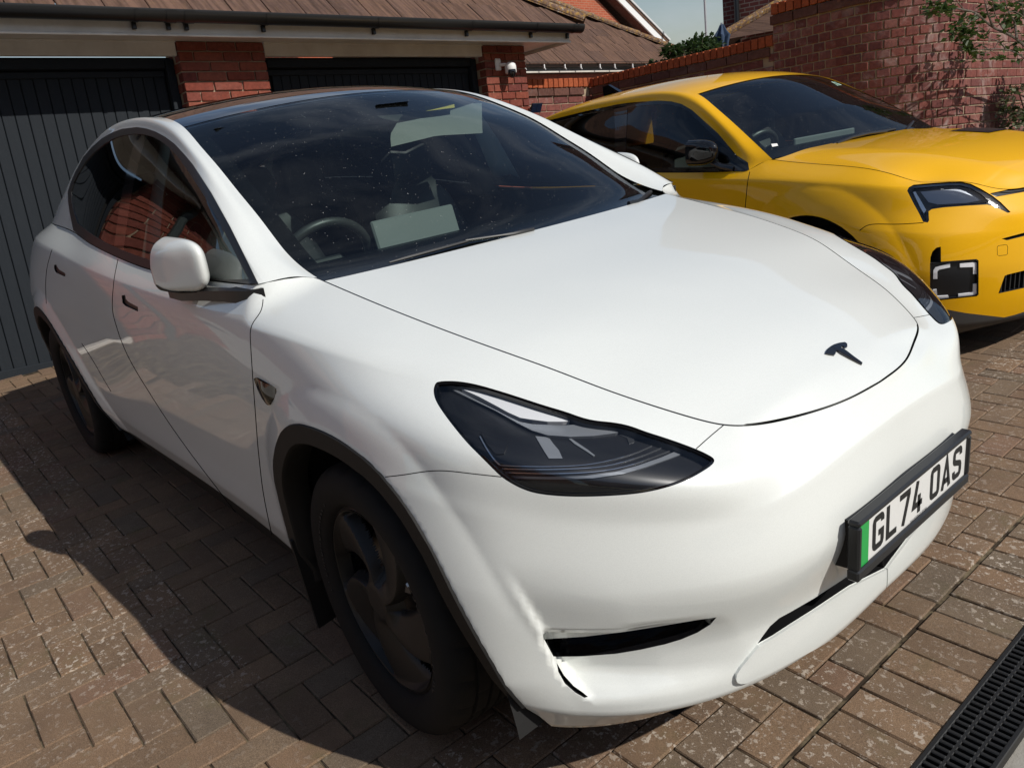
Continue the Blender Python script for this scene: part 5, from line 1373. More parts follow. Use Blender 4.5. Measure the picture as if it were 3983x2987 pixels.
def blob(c, r, n, rng, rough=.35):
    out = []
    lobes = [(Vector((rng.gauss(0, .55)*r[0], rng.gauss(0, .55)*r[1], rng.gauss(0, .45)*r[2])), rng.uniform(.35, .6)) for _ in range(9)]
    while len(out) < n:
        l, k = rng.choice(lobes); v = Vector((rng.gauss(0, 1), rng.gauss(0, 1), rng.gauss(0, 1))).normalized()*rng.uniform(.55, 1.05)
        out.append(Vector(c)+l+Vector((v.x*r[0]*k, v.y*r[1]*k, v.z*r[2]*k)))
    return out
def bush(name, label, c, r, n, size, mt, seed, cat='bush', group=None, stem=None):
    rng = random.Random(seed); b = broot(name, label, cat, group); mb = MB(); leaves(blob(c, r, n, rng), size, rng, mb); o = mb.build('foliage', mt, b)
    st = MB(); base = Vector((c[0], c[1], c[2]-r[2]-.5))
    for k in range(7):
        e_ = Vector(c)+Vector((rng.gauss(0, .5)*r[0], rng.gauss(0, .5)*r[1], rng.uniform(-.2, .8)*r[2])); st.tube([base, (base+e_)/2+Vector((rng.gauss(0, .03), rng.gauss(0, .03), 0)), e_], [.014, .010, .004], 6)
    st.build('stem', M_BARK, b, True); return b
bush('leafy_bush', 'leafy green bush rising behind the garden wall beside the blue parasol', (-1.5, 8.35, 2.44), (.35, .62, .26), 2600, .085, M_LEAFD, 3)
bush('variegated_shrub', 'shrub with cream edged leaves against the rounded brick wall', (4.05, 6.15, .95), (.30, .34, .36), 1900, .055, M_LEAFV, 5)
bush('low_green_shrub', 'low green shrub at the foot of the rounded brick wall', (4.2, 5.95, .62), (.30, .55, .22), 2000, .05, M_LEAF, 6)
bush('low_green_shrub', 'thin shrub with upright twigs before the rounded brick wall', (4.0, 5.45, .50), (.16, .30, .22), 220, .05, M_LEAFD, 8)
# slender tree whose branches hang over the wall
tr = broot('slender_tree', 'slender tree with thin bare branches and sparse leaves over the wall', 'tree')
def bp(q, X): # photograph point -> building frame at depth plane X
    v = BM.inverted().to_3x3() @ Vector(ray(2983+q[0]*.45208, q[1]*.45208)); o_ = BM.inverted() @ Vector(CAM); return o_+v*((X-o_.x)/v.x)
rng = random.Random(12)
base = Vector((4.05, 7.6, .0)); fork = Vector((4.05, 7.45, 1.15))
MB().tube([base, Vector((4.06, 7.55, .6)), fork], [.05, .045, .038], 10).build('trunk', M_BARK, tr, True)
BRL = [([(2260,440),(2212,395),(2100,310),(1950,240),(1800,120),(1700,90),(1560,60),(1430,60)], .016, 4.0), ([(2300,560),(2212,500),(2060,430),(1900,425),(1760,445)], .010, 4.05), ([(1950,240),(1900,120),(1880,40),(1850,-80)], .009, 4.0), ([(2150,335),(2130,200),(2060,60),(2040,-90)], .010, 4.1), ([(2260,440),(2230,250),(2200,90),(2190,-90)], .012, 4.15), ([(1800,120),(1740,200),(1690,260),(1640,300)], .006, 4.0), ([(1900,425),(1830,380),(1750,380),(1680,400)], .005, 4.02), ([(2060,430),(1990,360),(1900,330),(1850,260)], .005, 4.0), ([(2100,310),(2010,220),(1960,110),(1940,-40)], .007, 4.06), ([(1700,90),(1640,20),(1600,-60)], .005, 4.0), ([(1990,360),(1930,440),(1800,470)], .004, 4.03), ([(2300,250),(2212,150),(2120,100),(2040,120)], .007, 4.2), ([(2300,60),(2212,40),(2100,-10),(1990,20)], .007, 4.2)]
lf = MB()
for pts, r, X in BRL:
    P = [bp(q, X+rng.uniform(-.03, .03)) for q in pts]
    if pts[0][0] >= 2250: P = [fork+Vector((0, rng.uniform(-.02, .02), rng.uniform(0, .1)))]+P
    k = len(P); sm = [Vector(p) for p in spline([tuple(p) for p in P], n=k*4)]
    MB().tube(sm, [r*(1-.75*i/(len(sm)-1)) for i in range(len(sm))], 6).build('branch', M_BARK, tr, True)
    for i in range(4, len(sm), 2):
        if rng.random() < .8:
            d = Vector((rng.gauss(0, .6), rng.gauss(0, 1), rng.gauss(0, 1))).normalized(); e_ = sm[i]+d*rng.uniform(.06, .16)
            lf.tube([sm[i], (sm[i]+e_)/2+Vector((0, 0, .008)), e_], [.0022, .0016, .001], 4, caps=False)
            if rng.random() < .35: leaves([e_+Vector((rng.gauss(0, .02), rng.gauss(0, .03), rng.gauss(0, .025))) for _ in range(9)], .055, rng, lf)
for q in ((1420,65),(1450,60),(1650,245),(1690,270),(1620,240),(1740,400),(1800,450),(2140,420),(2170,200),(1560,40),(2100,170),(2000,30),(2150,60),(1690,290),(1780,240)):
    c = bp(q, 4.0); leaves([c+Vector((rng.gauss(0, .03), rng.gauss(0, .045), rng.gauss(0, .035))) for _ in range(26)], .06, rng, lf)
o = lf.build('crown', M_LEAF, tr)
# ------------------------------------------------------------------ houses beside and behind the camera (seen in the paint and the glass)
lh = broot('side_house', 'brick house with wide brown tiled roof to the left of the garage', 'house')
MB().box((-3.0, -9.6, .9), (6.0, 8.0, 3.6)).build('wall', M_LEFTB, lh)
m_ = MB()
for k in range(16): z0, z1 = 2.6+k*.24, 2.6+(k+1)*.24; x0, x1 = .35-k*.33, .35-(k+1)*.33; m_.add([(x0,-13.8,z0),(x0,-5.4,z0),(x1,-5.4,z1+.03),(x1,-13.8,z1+.03)], [(0,1,2,3)])
m_.build('roof', M_TILE, lh)
MB().tube([(.05, -2.78, 2.25), (.05, -2.78, -.6)], .036, 10).build('downpipe', mat('grey_downpipe', (.06,.075,.07), .4), gar, True)
MB().tube([(.40, -2.78, 2.29), (.36, -2.78, 2.22), (.08, -2.78, 2.14), (.05, -2.78, 2.05)], .034, 10).build('downpipe', M_GUTTER, gar, True)
h2 = broot('far_house', 'brick house with large brown tiled roof across the drive', 'house')
MB().box((12, -14, 1.5), (9, 7, 5)).build('wall', M_LEFTB, h2)
m_ = MB(); 
for k in range(14): z0, z1 = 4.0+k*.3, 4.0+(k+1)*.3; y0, y1 = -10.2-k*.36, -10.2-(k+1)*.36; m_.add([(7,y0,z0),(17,y0,z0),(17,y1,z1+.03),(7,y1,z1+.03)], [(0,1,2,3)])
m_.build('roof', M_TILE, h2)
h3 = broot('added_street_house', 'unseen row of brick houses added for the reflections', 'house')  # added out of view so the car reflects less open sky
MB().box((27, 2, 2.0), (6, 34, 5.5)).build('wall', M_LEFTB, h3)
m_ = MB(); m_.add([(23.6,-15.4,4.6),(23.6,19.4,4.6),(27,19.4,7.4),(27,-15.4,7.4)], [(0,1,2,3)]); m_.build('roof', M_TILE, h3)
# ------------------------------------------------------------------ the yellow hatchback
YM = Matrix.Translation((-.397, 2.957, 0)) @ Matrix.Rotation(-.18456, 4, 'Z')
YC = empty('parked_car'); YC.matrix_basis = YM
tag(YC, 'yellow retro electric hatchback with black mirrors and square front lamps', 'car', 'cars parked in front of the garages')
YXP, YXR = .10, -2.55
Q0 = [(.60,0,.13),(.58,.3,.13),(.52,.55,.13),(.42,.70,.14),(.3,.76,.15),(0,.77,.15),(-1,.77,.15),(-2.2,.77,.16),(-2.6,.74,.18),(-2.95,.5,.2),(-3.05,0,.2)]
Q1 = [(.735,0,.18),(.72,.25,.18),(.68,.45,.19),(.61,.62,.20),(.52,.73,.21),(.42,.79,.22),(.3,.82,.23),(0,.83,.24),(-.6,.81,.25),(-1.8,.81,.25),(-2.3,.83,.26),(-2.65,.80,.28),(-2.98,.6,.3),(-3.12,.3,.32),(-3.14,0,.32)]
Q2 = [(.775,0,.30),(.76,.25,.30),(.715,.46,.31),(.64,.63,.32),(.55,.745,.33),(.45,.81,.33),(.3,.845,.34),(0,.85,.36),(-.6,.825,.36),(-1.8,.825,.36),(-2.3,.855,.38),(-2.65,.83,.4),(-3.0,.64,.42),(-3.16,.3,.43),(-3.18,0,.43)]
Q3 = [(.80,0,.47),(.785,.25,.47),(.745,.45,.48),(.69,.595,.49),(.605,.73,.49),(.515,.803,.49),(.42,.84,.49),(.3,.86,.5),(0,.867,.52),(-.6,.83,.52),(-1.8,.835,.52),(-2.3,.87,.54),(-2.65,.85,.56),(-3.0,.66,.58),(-3.17,.3,.6),(-3.19,0,.6)]
Q4 = [(.798,0,.62),(.783,.25,.625),(.738,.45,.635),(.682,.58,.645),(.602,.70,.655),(.512,.778,.665),(.42,.823,.675),(.3,.852,.69),(0,.867,.74),(-.3,.85,.72),(-.6,.836,.68),(-1.8,.84,.68),(-2.3,.875,.72),(-2.65,.855,.72),(-2.98,.66,.74),(-3.13,.3,.76),(-3.15,0,.76)]
Q5 = [(.775,0,.70),(.762,.25,.705),(.722,.44,.715),(.655,.56,.727),(.575,.66,.738),(.495,.735,.745),(.42,.785,.755),(.3,.83,.77),(0,.85,.81),(-.3,.845,.80),(-.6,.836,.79),(-1.8,.84,.79),(-2.3,.87,.82),(-2.65,.85,.82),(-2.93,.66,.84),(-3.07,.3,.86),(-3.09,0,.86)]
Q6 = [(.735,0,.765),(.72,.25,.77),(.675,.43,.785),(.595,.53,.835),(.515,.63,.858),(.435,.72,.868),(.36,.768,.872),(.25,.795,.882),(0,.813,.897),(-.3,.822,.903),(-.6,.826,.903),(-1.0,.827,.903),(-1.8,.832,.903),(-2.3,.85,.925),(-2.65,.83,.93),(-2.88,.66,.94),(-3.0,.3,.95),(-3.02,0,.95)]
Q7 = [[(.705,0,.80),(.692,.25,.803),(.648,.41,.818),(.575,.495,.855),(.50,.57,.872),(.42,.645,.880),(.333,.685,.912),(.218,.70,.942),(-.044,.702,.966),(-.34,.702,.988),(-.40,.704,.996)],
      [(-.40,.704,.996),(-.44,.72,.990),(-.48,.755,.965),(-.515,.782,.946)], [(-.515,.782,.946),(-.9,.792,.938),(-1.55,.797,.938),(-1.9,.793,.945),(-2.3,.775,.96),(-2.55,.75,.97),(-2.8,.62,.98),(-2.93,.3,.99),(-2.95,0,.99)]]
ybase = 90+(YXP-YXR)*60
YST = np.concatenate([np.linspace(0, 90, 96)[:-1], 90+np.linspace(0, (YXP+1.0)*60, 70)[:-1], 90+np.linspace((YXP+1.0)*60, (YXP-YXR)*60, 40)[:-1], np.linspace(ybase, ybase+90, 30)])
YROWS = [row_at(neg(r_), YST, YXP, YXR, sm) for r_, sm in zip((Q0, Q1, Q2, Q3, Q4, Q5, Q6, Q7), (2, 2, 2, 1.5, 1.5, 1.5, 1.5, .8))]
YB, YMK = across(YROWS, [0, .8, .3, .3, .55, .1, .5, 0], [2, 4, 7, 8, 7, 8, 9])
# flared front wing: a hard-edged blister over each wheel
for cx0, r0 in ((0.0, .412), (-2.54, .412)):
    d = np.hypot(YB[..., 0]-cx0, YB[..., 2]-.335)-r0
    YB[..., 1] -= .030*np.clip(1-np.maximum(d, 0)/.13, 0, 1)**.8*(YB[..., 1] < -.5)*np.clip((YB[..., 2]-.2)/.15, 0, 1)*(d > -.05)
yN, _ = grid_normals(YB)
if yN[20, 150, 1] > 0: yN = -yN
for j in (0, -1): yN[:, j, 1] = 0; yN[:, j] /= np.maximum(np.linalg.norm(yN[:, j], axis=1, keepdims=True), 1e-9)
e = YB[-2]-YB[-1]; YB[-1] += e*np.minimum(.003/np.maximum(np.linalg.norm(e, axis=1, keepdims=True), 1e-6), .6)
ysk = Skin(YB, YM, False, yN); orient(ysk)
Y5 = lambda p: Z(3000, 600, .446, p); Y8 = lambda p: Z(2400, 200, .71564, p); Y3 = lambda p: Z(2000, 0, .45208, p)
YHL = Y5([(1185,320),(1200,290),(1240,268),(1400,253),(1550,242),(1660,242),(1740,259),(1830,304),(1930,364),(2000,419),(2088,506),(2062,513),(2000,482),(1930,452),(1880,441),(1700,451),(1500,466),(1400,481),(1372,500),(1376,580),(1365,597),(1324,592),(1290,520),(1240,430)])
yl_ext = ysk.region(YHL)
bar_ext = ysk.region(Y5([(1905,343),(2330,254),(2330,308),(1958,374)]))
slit_e = ysk.region(Y5([(2008,738),(2330,652),(2330,684),(2055,752)]))
slot_e = ysk.region(Y5([(1376,1240),(1388,900),(1405,850),(1440,816),(1479,807),(1480,944),(1386,952)]))
drl_e = ysk.region(Y5([(1384,950),(1480,938),(1788,915),(1808,927),(1808,1225),(1790,1240),(1402,1282),(1384,1266)]))
grl_e = ysk.region(Y5([(1980,1216),(2035,1062),(2060,1050),(2330,985),(2330,1140)]))
lip_e = ysk.region(Y5([(1455,1340),(1700,1386),(2030,1424),(2120,1402),(2330,1335),(2330,1640),(1600,1640),(1480,1440)]))
circ = lambda cx0, r0: [(cx0+r0*math.cos(a), .335+r0*math.sin(a)) for a in np.linspace(-.5, math.pi+.5, 48)]
ysk.region(circ(0, .412)+[(-.36, 0), (.36, 0)], 'side', pred=lambda c: c.y < -.4); ysk.region(circ(-2.54, .412)+[(-2.9, 0), (-2.18, 0)], 'side', pred=lambda c: c.y < -.4)
ygaps = []
def yshut(line, hw=1.5, smooth=True): ygaps.append(ysk.ribbon(smoothline(line, 5*len(line)) if smooth else line, hw))
yshut(Y5([(770,668),(805,640),(845,620),(1040,612),(1328,598)])); yshut(Y8([(722,655),(712,700),(704,770),(697,850),(694,950),(696,1100)]))
yshut(Y5([(1978,800),(2040,790),(2056,794),(2062,810),(2060,870),(2048,880),(1985,887),(1972,880),(1970,812),(1978,800)]), .9, False)
for e_ in ygaps:
    if e_[1]: v, f = sink(e_, .012); both('panel_gap', v, f, M_GAP, YC)
for nm, ex, mt_, dp in (('grille_bar', bar_ext, M_SATIN, .008), ('air_slit', slit_e, M_GAP, .03), ('air_curtain_slot', slot_e, M_GAP, .06), ('lower_grille', grl_e, M_GAP, .05)):
    v, f = sink(ex, dp, dirv=(-1, .25, 0)); both(nm, v, f, mt_, YC)
V, F, Nn = lip_e; both('front_lip', V, F, mat('grey_plastic_lip', (.055,.055,.055), .6), YC, Nn)
# slats in the lower grille
GV = grl_e[0]
if GV:
    yy = sorted(v.y for v in GV); zz = (min(v.z for v in GV), max(v.z for v in GV))
    for k in range(9):
        y_ = yy[0]+(yy[-1]-yy[0])*(k+.5)/9; near = [v for v in GV if abs(v.y-y_) < .05]
        if near:
            x_ = sum(v.x for v in near)/len(near); z0, z1 = min(v.z for v in near), max(v.z for v in near)
            for sg in (1, -1): MB().box((x_-.022, y_*sg, (z0+z1)/2), (.02, .008, (z1-z0)*.92)).build('grille_slat', M_SATIN, YC)
# square lamp with four light corners
def ylamp(ext, name, frame_in, pieces_, depth=.02, lens=True):
    outer = Skin.of(ext, YM)
    ln = outer.region(frame_in); fr = outer.take(list(outer.bm.faces), keep=True); v, f = sink(fr, .004)
    for o_, sg in zip(both(name, v, f, M_BLACKG, YC), (1, -1)):
        def one(nm, V, F, mt, Nn=None):
            nn = None if Nn is None else [Vector((p[0], p[1]*sg, p[2])) for p in Nn]
            return mesh(nm, [Vector((p[0], p[1]*sg, p[2])) for p in V], [tuple(q) if sg > 0 else tuple(q)[::-1] for q in F], mt, o_, nn is not None, nn)
        if lens: one('lens', [p-n*.003 for p, n in zip(ln[0], ln[2])], ln[1], M_LENS, ln[2])
        inner = Skin.of(ln, YM, push=depth)
        for nm, poly, mt, lift in pieces_:
            e_ = inner.region(poly)
            if e_[1]: v_, f_ = sink(e_, -lift); one(nm, v_, f_, mt)
        rest = inner.take(list(inner.bm.faces), keep=True); one('lamp_housing', rest[0], rest[1], M_LAMPBLK, rest[2])
        wv = []; wf_ = []
        for a, b in boundary(ln[1]):
            i = len(wv); wv += [ln[0][a], ln[0][b], ln[0][b]-ln[2][b]*depth, ln[0][a]-ln[2][a]*depth]; wf_.append((i, i+1, i+2, i+3))
        one('lamp_wall', wv, wf_, M_LAMPBLK)
M_SOFTREF = mat('soft_reflector', (.34,.37,.42), .3, .5)
ylamp(yl_ext, 'headlight', Y5([(1222,330),(1245,298),(1400,283),(1550,273),(1650,273),(1740,298),(1830,350),(1900,412),(1880,424),(1700,436),(1500,451),(1388,468),(1350,492),(1352,575),(1340,560),(1290,470)]),
      [('light_guide', Y5([(1235,335),(1255,330),(1310,420),(1350,490),(1330,520),(1300,470)]), M_REFL, .004), ('reflector', Y5([(1300,330),(1640,305),(1760,340),(1850,400),(1700,428),(1450,440),(1370,420)]), M_SOFTREF, .002), ('light_line', Y5([(1460,300),(1560,285),(1570,300),(1480,312)]), M_DRL, .003), ('light_line', Y5([(1590,290),(1730,286),(1730,300),(1600,304)]), M_DRL, .003)])
ylamp(drl_e, 'square_lamp', Y5([(1396,960),(1480,950),(1782,926),(1797,936),(1797,1220),(1782,1229),(1412,1271),(1396,1258)]),
      [('light_corner', Y5([(1410,1085),(1412,1010),(1430,985),(1555,950),(1555,986),(1460,1006),(1446,1020),(1446,1085)]), M_DRL, .006), ('light_corner', Y5([(1640,952),(1770,941),(1789,946),(1789,1040),(1755,1043),(1755,982),(1640,986)]), M_DRL, .006),
       ('light_corner', Y5([(1756,1130),(1785,1126),(1785,1218),(1772,1226),(1625,1246),(1628,1218),(1745,1204),(1756,1195)]), M_DRL, .006), ('light_corner', Y5([(1408,1180),(1440,1176),(1446,1235),(1540,1229),(1545,1255),(1432,1266),(1412,1258)]), M_DRL, .006)], .012, False)
for comp in ysk.components():
    if len(comp) < 3: continue
    low = []; up = []
    for f in comp:
        p = f.calc_center_median(); zr = np.interp(float(station(np.array(p[:]), YXP, YXR)), YST, YROWS[1][:, 2]); (low if p.z < zr-.0005 else up).append(f)
    for fs, kind in ((low, 0), (up, 1)):
        if len(fs) < 3: continue
        ext = ysk.take(fs, keep=True); A = sum(f.calc_area() for f in fs); cx = sum((f.calc_center_median()*f.calc_area() for f in fs), Vector())/max(A, 1e-9)
        nm = ('lower_sill' if cx.x < 0 else 'front_lip') if not kind else ('front_bumper' if cx.x > .4 and cx.z < .68 else 'front_wing' if cx.x > -.3 else 'side_panel')
        both(nm, ext[0], ext[1], M_YELLOW if kind else M_CLAD, YC, ext[2])
# bonnet with raised centre, power vent
yE = np.array([(x, Y, z) for x, Y, z in Q7[0]]); _ye = spline(yE, dense=30); _yo = np.argsort(_ye[:, 0])
_yc = spline([(-.46,1.022),(-.2,1.018),(0,1.012),(.2,.997),(.38,.968),(.52,.930),(.62,.888),(.68,.842),(.705,.80)], n=500)
def yhood_z(x, y):
    Ye = np.interp(x, _ye[_yo, 0], _ye[_yo, 1]); ze = np.interp(x, _ye[_yo, 0], _ye[_yo, 2]); zc = np.interp(x, _yc[:, 0], _yc[:, 1]); s = np.clip(np.abs(y)/np.maximum(Ye, 1e-4), 0, 1)
    t = np.clip((1-s)/.42, 0, 1); return ze+(zc-ze)*(.25*(1-s**2)+.75*t*t*(3-2*t))
ed = YROWS[7][[j for j in range(len(YST)) if YROWS[7][j, 0] >= -.40 and YST[j] < 140]]; ed = ed[np.argsort(-ed[:, 0])]; HPy = []
for p in ed:
    g = 1-.003/max(abs(p[1]), .02); HPy.append([(p[0]-(.003 if p[0] > .6 else 0), -abs(p[1])*t*g, float(yhood_z(min(p[0], .704), abs(p[1])*t))) for t in np.linspace(0, 1, 40)])
HPy = np.array(HPy); gx = np.gradient(HPy, axis=0); gy = np.gradient(HPy, axis=1); hn = np.cross(gx, gy); hn *= np.sign(hn[..., 2:3]+1e-12); hn /= np.maximum(np.linalg.norm(hn, axis=2, keepdims=True), 1e-9); hn[:, 0, 1] = 0; hn[:2] = hn[2:3]; hn /= np.linalg.norm(hn, axis=2, keepdims=True)
full = np.concatenate([HPy[:, ::-1], HPy[:, 1:]*np.array([1, -1, 1])], 1); fulln = np.concatenate([hn[:, ::-1], hn[:, 1:]*np.array([1, -1, 1])], 1); r, cc = full.shape[:2]
ybon = mesh('bonnet', full.reshape(-1, 3), [(i*cc+j, i*cc+j+1, (i+1)*cc+j+1, (i+1)*cc+j) for i in range(r-1) for j in range(cc-1)], M_YELLOW, YC, True, fulln.reshape(-1, 3))
vn = MB(); vn.grid([[(x, y, float(yhood_z(x, y))+.004) for y in np.linspace(.26, .50, 6)] for x in np.linspace(-.02, .20, 6)]); vn.build('charge_display', M_SATIN, ybon, True)
gut = MB()
for sg in (1, -1): gut.grid([[Vector((p[0]+d[0], p[1]*sg+d[1]*sg, p[2]-.012)) for p in ed] for d in ((-.014, .014), (.006, -.012))])
gut.build('bonnet_seal', M_GAP, ybon)
# cabin
yG = spline([(-.40,.704,.998),(-.55,.682,1.085),(-.75,.64,1.195),(-.95,.594,1.296),(-1.12,.555,1.368),(-1.32,.545,1.408),(-1.6,.54,1.422),(-2.0,.535,1.412),(-2.5,.53,1.375),(-2.86,.52,1.32)], n=800)
yW = spline([(-.515,.782,.948),(-.63,.745,1.02),(-.81,.70,1.141),(-.997,.66,1.248),(-1.165,.635,1.318),(-1.308,.625,1.345),(-1.546,.62,1.352),(-1.726,.615,1.34),(-2.0,.61,1.325),(-2.4,.60,1.30),(-2.86,.59,1.26)], n=800)
bel = YROWS[7]; bo = (bel[:, 0] < -.50) & (YST < ybase+40); yBx, yBy, yBz = -bel[bo, 0], -bel[bo, 1], bel[bo, 2]
rowsY = [[], [], [], [], []]; cxy = -np.linspace(.518, 2.86, 120); yJ = spline(Q7[1], n=40)
for x in cxy:
    b = np.array([np.interp(-x, yBx, yBy), np.interp(-x, yBx, yBz)+.002]); w_ = fx(yW, x); g = fx(yG, x); md = (b+w_)/2+np.array([.012, .003])*min(1, (w_[1]-b[1])/.15); cr_ = (w_+g)/2+np.array([.016, .016])
    for L_, p in zip(rowsY, (b, md, w_, cr_, g)): L_.append((x, -p[0], p[1]))
for L_, k in zip(rowsY, (39, 37, 34, 18, 1)):
    q0 = L_[0]; jp = yJ[k]
    for i, x in enumerate(cxy):
        t = (-.518-x)/.14
        if t >= 1: break
        s_ = (1-t)**2; q = L_[i]; L_[i] = (q[0]+(jp[0]-q0[0])*s_, q[1]+(-jp[1]-q0[1])*s_, q[2]+(jp[2]-q0[2])*s_)
YCB, _ = across([np.array(r_) for r_ in rowsY], [0, 0, .3, 0, 0], [8, 8, 6, 6]); nY, _ = grid_normals(YCB)
if nY[10, 60, 1] > 0: nY = -nY
yca = Skin(YCB, YM, False, nY); orient(yca)
yDLO = Y3([(275,1046),(300,1038),(600,963),(880,903),(980,888),(1100,878),(1250,870),(1350,876),(1440,898),(1530,950)])+Y8([(550,448),(650,566),(712,606),(722,663),(460,664),(50,660),(-150,660),(-440,640)])
yFG = Y3([(975,932),(1100,912),(1250,902),(1340,904),(1430,924),(1500,962),(1600,1058),(1720,1178),(1850,1296),(1985,1412),(1700,1440),(962,1450),(966,1200)]); yRG = Y3([(400,1050),(600,1000),(860,938),(868,1100),(862,1450),(300,1450),(200,1250)])
fg = yca.region(yFG); rg_ = yca.region(yRG); tr_ = yca.region(yDLO)
v, f = sink(tr_, -.002); both('window_trim', v, f, M_BLACKG, YC); both('front_side_window', fg[0], fg[1], glass_mat('dark_side_glass', (.16,.19,.18), 0, 1.6), YC, fg[2]); both('rear_side_window', rg_[0], rg_[1], M_PRIVACY, YC, rg_[2])
ext = yca.take(list(yca.bm.faces), keep=True); both('roof_pillar', ext[0], ext[1], M_YELLOW, YC, ext[2])
def ygl(x0, x1, n, off=0.0, s0=-1, s1=1, nu=31, bz=None):
    sel = yG[(yG[:, 0] <= x0) & (yG[:, 0] >= x1)]; rows_ = []
    for g in sel[np.linspace(0, len(sel)-1, n).astype(int)]:
        bx = np.interp(-g[0], [.4, .7, 1.1, 1.5, 2.9], [.03, .07, .06, .01, -.02]); bz_ = np.interp(-g[0], [.4, .7, 1.1, 1.5, 2.9], [.004, .03, .045, .05, .05])
        rows_.append([(g[0]+bx*(1-s*s), g[1]*s, g[2]+bz_*(1-s*s)-off-.003) for s in np.linspace(s0, s1, nu)])
    return rows_
yws = gobj('windscreen', ygl(-.405, -1.115, 40), M_WSCREEN, YC); gobj('roof', ygl(-1.12, -2.85, 40, -.003), M_YELLOW, YC)
fb = MB()
for a in (ygl(-.405, -.48, 6, .004), ygl(-.47, -1.11, 20, .004, -1, -.95, 3), ygl(-.47, -1.11, 20, .004, .95, 1, 3), ygl(-1.06, -1.11, 5, .004)): fb.grid(a)
fb.build('windscreen_border', M_BLACKG, yws, True, None)
tb = MB(); a_ = ygl(-2.84, -2.86, 2)[-1]; tb.grid([a_, [(p[0]-.06, p[1]*1.12, p[2]-.20) for p in a_], [(-2.96, p[1]*1.2, .98) for p in a_]]); tb.build('tailgate', M_YELLOW, YC, True)
MB().add([(-2.55,-.02,1.425),(-2.55,.02,1.425),(-2.78,.02,1.40),(-2.78,-.02,1.40),(-2.72,-.012,1.50),(-2.72,.012,1.50),(-2.80,.012,1.49),(-2.80,-.012,1.49)], [(0,1,5,4),(1,2,6,5),(2,3,7,6),(3,0,4,7),(4,5,6,7)]).build('roof_aerial', M_BLACKG, YC, True)
# mirrors, wipers, wheels, interior
for sg in (1, -1):
    P = spline([(.778,-.775,1.08,1.012),(.786,-.735,1.11,.993),(.80,-.71,1.123,.985),(.825,-.71,1.129,.98),(.853,-.74,1.125,.984),(.872,-.79,1.107,.997),(.88,-.85,1.075,1.022)], n=24); rows_ = []
    for Y, xf, zt, zb in P:
        cz, hz, xb = (zt+zb)/2, (zt-zb)/2, -.895; rows_.append([(xb+(xf-xb)*abs(math.cos(t))**.6, -Y*sg, cz+hz*math.copysign(abs(math.sin(t))**.7, math.sin(t))) for t in np.linspace(-math.pi/2, math.pi/2, 19)])
    g = MB().grid(rows_)
    for r_ in (rows_[0], rows_[-1]): i = len(g.V); g.V += r_; g.F.append(tuple(range(i, i+len(r_))))
    bkf = [r_[0] for r_ in rows_]+[r_[-1] for r_ in rows_][::-1]; i = len(g.V); g.V += bkf; g.F.append(tuple(range(i, i+len(bkf))))
    m_ = g.build('door_mirror', M_BLACKG, YC, True, 45, fix=True)
    MB().tube([(-.62, -sg*.765, .955), (-.70, -sg*.785, .97), (-.76, -sg*.80, .995)], [.03, .026, .022], 10, squash=.7).build('mirror_arm', M_BLACKG, m_, True)
YWB = bvh_of(yws); YMi = YM.inverted()
def yw_hit(q, lift): 
    d = YMi.to_3x3() @ Vector(ray(*q)); h = YWB.ray_cast(YMi @ Vector(CAM), d); return None if h[0] is None else h[0]-d*lift
pp = [p for p in (yw_hit(q, .02) for q in Y8([(1150,516),(1200,498),(1270,470),(1340,452),(1420,440),(1510,424)])) if p]
if len(pp) > 2: MB().tube(pp, [.005]+[.009]*(len(pp)-1), 6).build('wiper_blade', M_SATIN, YC, True)
pp = [p for p in (yw_hit(q, .02) for q in Y8([(1180,512),(1260,480),(1350,458),(1450,446)])) if p]
if len(pp) > 2: MB().tube([p+Vector((.02, 0, .01)) for p in pp], .007, 6).build('wiper_arm', M_SATIN, YC, True)
pp = [p for p in (yw_hit(q, .02) for q in Y8([(1570,432),(1590,405),(1610,382)])) if p]
if len(pp) > 1: MB().tube(pp, [.012, .010, .008][:len(pp)], 6).build('wiper_arm', M_SATIN, YC, True)
st_ = [yw_hit(q, .002) for q in Y8([(838,504),(870,501),(876,514),(844,520)])]
if all(st_): mesh('windscreen_sticker', st_, [(0,1,2,3)], M_STICKW, YC)
st_ = [yw_hit(q, .002) for q in Y8([(1163,166),(1185,166),(1222,184),(1198,188)])]
if all(st_): mesh('windscreen_sticker', st_, [(0,1,2,3)], mat('pale_green_sticker', (.45,.6,.5), .6), YC)
for x, y in ((0, -.75), (0, .75), (-2.54, -.76), (-2.54, .76)): wheel((x, y, .332), -1 if y < 0 else 1, 0, .4, YC, .948)
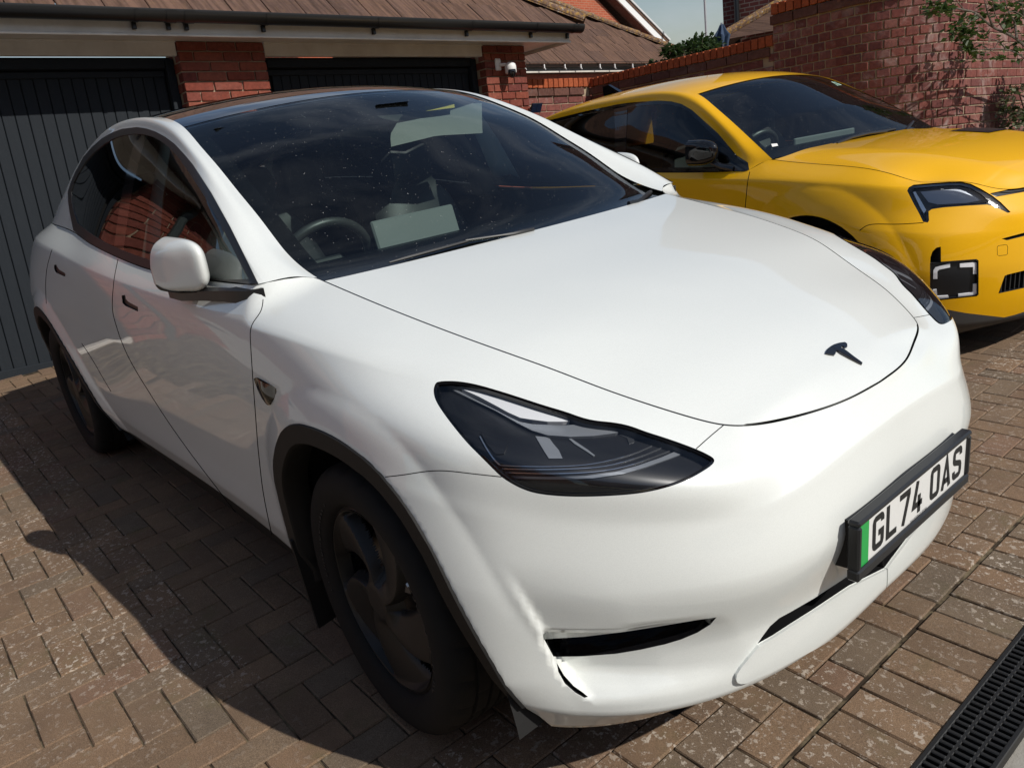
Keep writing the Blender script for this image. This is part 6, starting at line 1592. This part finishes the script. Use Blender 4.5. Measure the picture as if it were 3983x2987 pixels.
yi = MB(); yi.grid([[(-.50-.05*s*s, .66*s, .99) for s in np.linspace(-1, 1, 15)], [(-.72, .66*s, .985) for s in np.linspace(-1, 1, 15)], [(-.80, .66*s, .93) for s in np.linspace(-1, 1, 15)], [(-.76, .66*s, .6) for s in np.linspace(-1, 1, 15)]]); yi.build('dashboard', M_DARKINT, YC, True)
MB().box((-.74, .12, 1.01), (.02, .55, .07), 0, .006).build('dashboard_screen', M_SCREEN, YC)
for y in (-.34, .34):
    s_ = MB(); sec = lambda w_, z, x0, x1: [(x0, y-w_, z), (x0+.03, y, z), (x0, y+w_, z), (x1, y+w_, z), (x1, y-w_, z), (x0, y-w_, z)]
    s_.grid([sec(.22, .5, -1.25, -1.4), sec(.22, .85, -1.36, -1.5), sec(.16, 1.02, -1.42, -1.53), sec(.11, 1.06, -1.43, -1.52), sec(.11, 1.18, -1.43, -1.53), sec(.05, 1.22, -1.46, -1.5)]); s_.build('front_seat', M_SEAT, YC, True, 60)
tw = empty('steering_wheel', (-.88, -.34, .96), (0, math.radians(-62), 0), YC); MB().lathe([(.17+.015*math.cos(t), .015*math.sin(t)) for t in np.linspace(0, 2*math.pi, 11)], 36).build('rim', M_WHEELRIM, tw, True, None); MB().box((0, 0, 0), (.06, .32, .03), 0, .01).build('hub', M_DARKINT, tw)
for sg in (1, -1):
    dc = MB(); dc.grid([[(x, -sg*(np.interp(-x, yBx, yBy)-.03), np.interp(-x, yBx, yBz)) for x in np.linspace(-.55, -2.5, 20)], [(x, -sg*.72, .4) for x in np.linspace(-.55, -2.5, 20)]]); dc.build('door_card', M_DARKINT, YC, True)
ub = MB(); ub.grid([[(.6, y, .17) for y in (-.5, 0, .5)], [(-2.95, y, .2) for y in (-.55, 0, .55)]]); 
for cx0 in (0, -2.54):
    for sg in (1, -1): ub.grid([[(x, -sg*.86, z) for x, z in circ(cx0, .42)], [(x, -sg*.55, z) for x, z in circ(cx0, .42)]]); i = len(ub.V); ub.V += [(x, -sg*.55, z) for x, z in circ(cx0, .42)]; ub.F.append(tuple(range(i, i+48)))
ub.grid([[(.45, y, z) for y in np.linspace(-.6, .6, 5)] for z in (.2, .75)]); ub.build('underbody', M_GAP, YC)
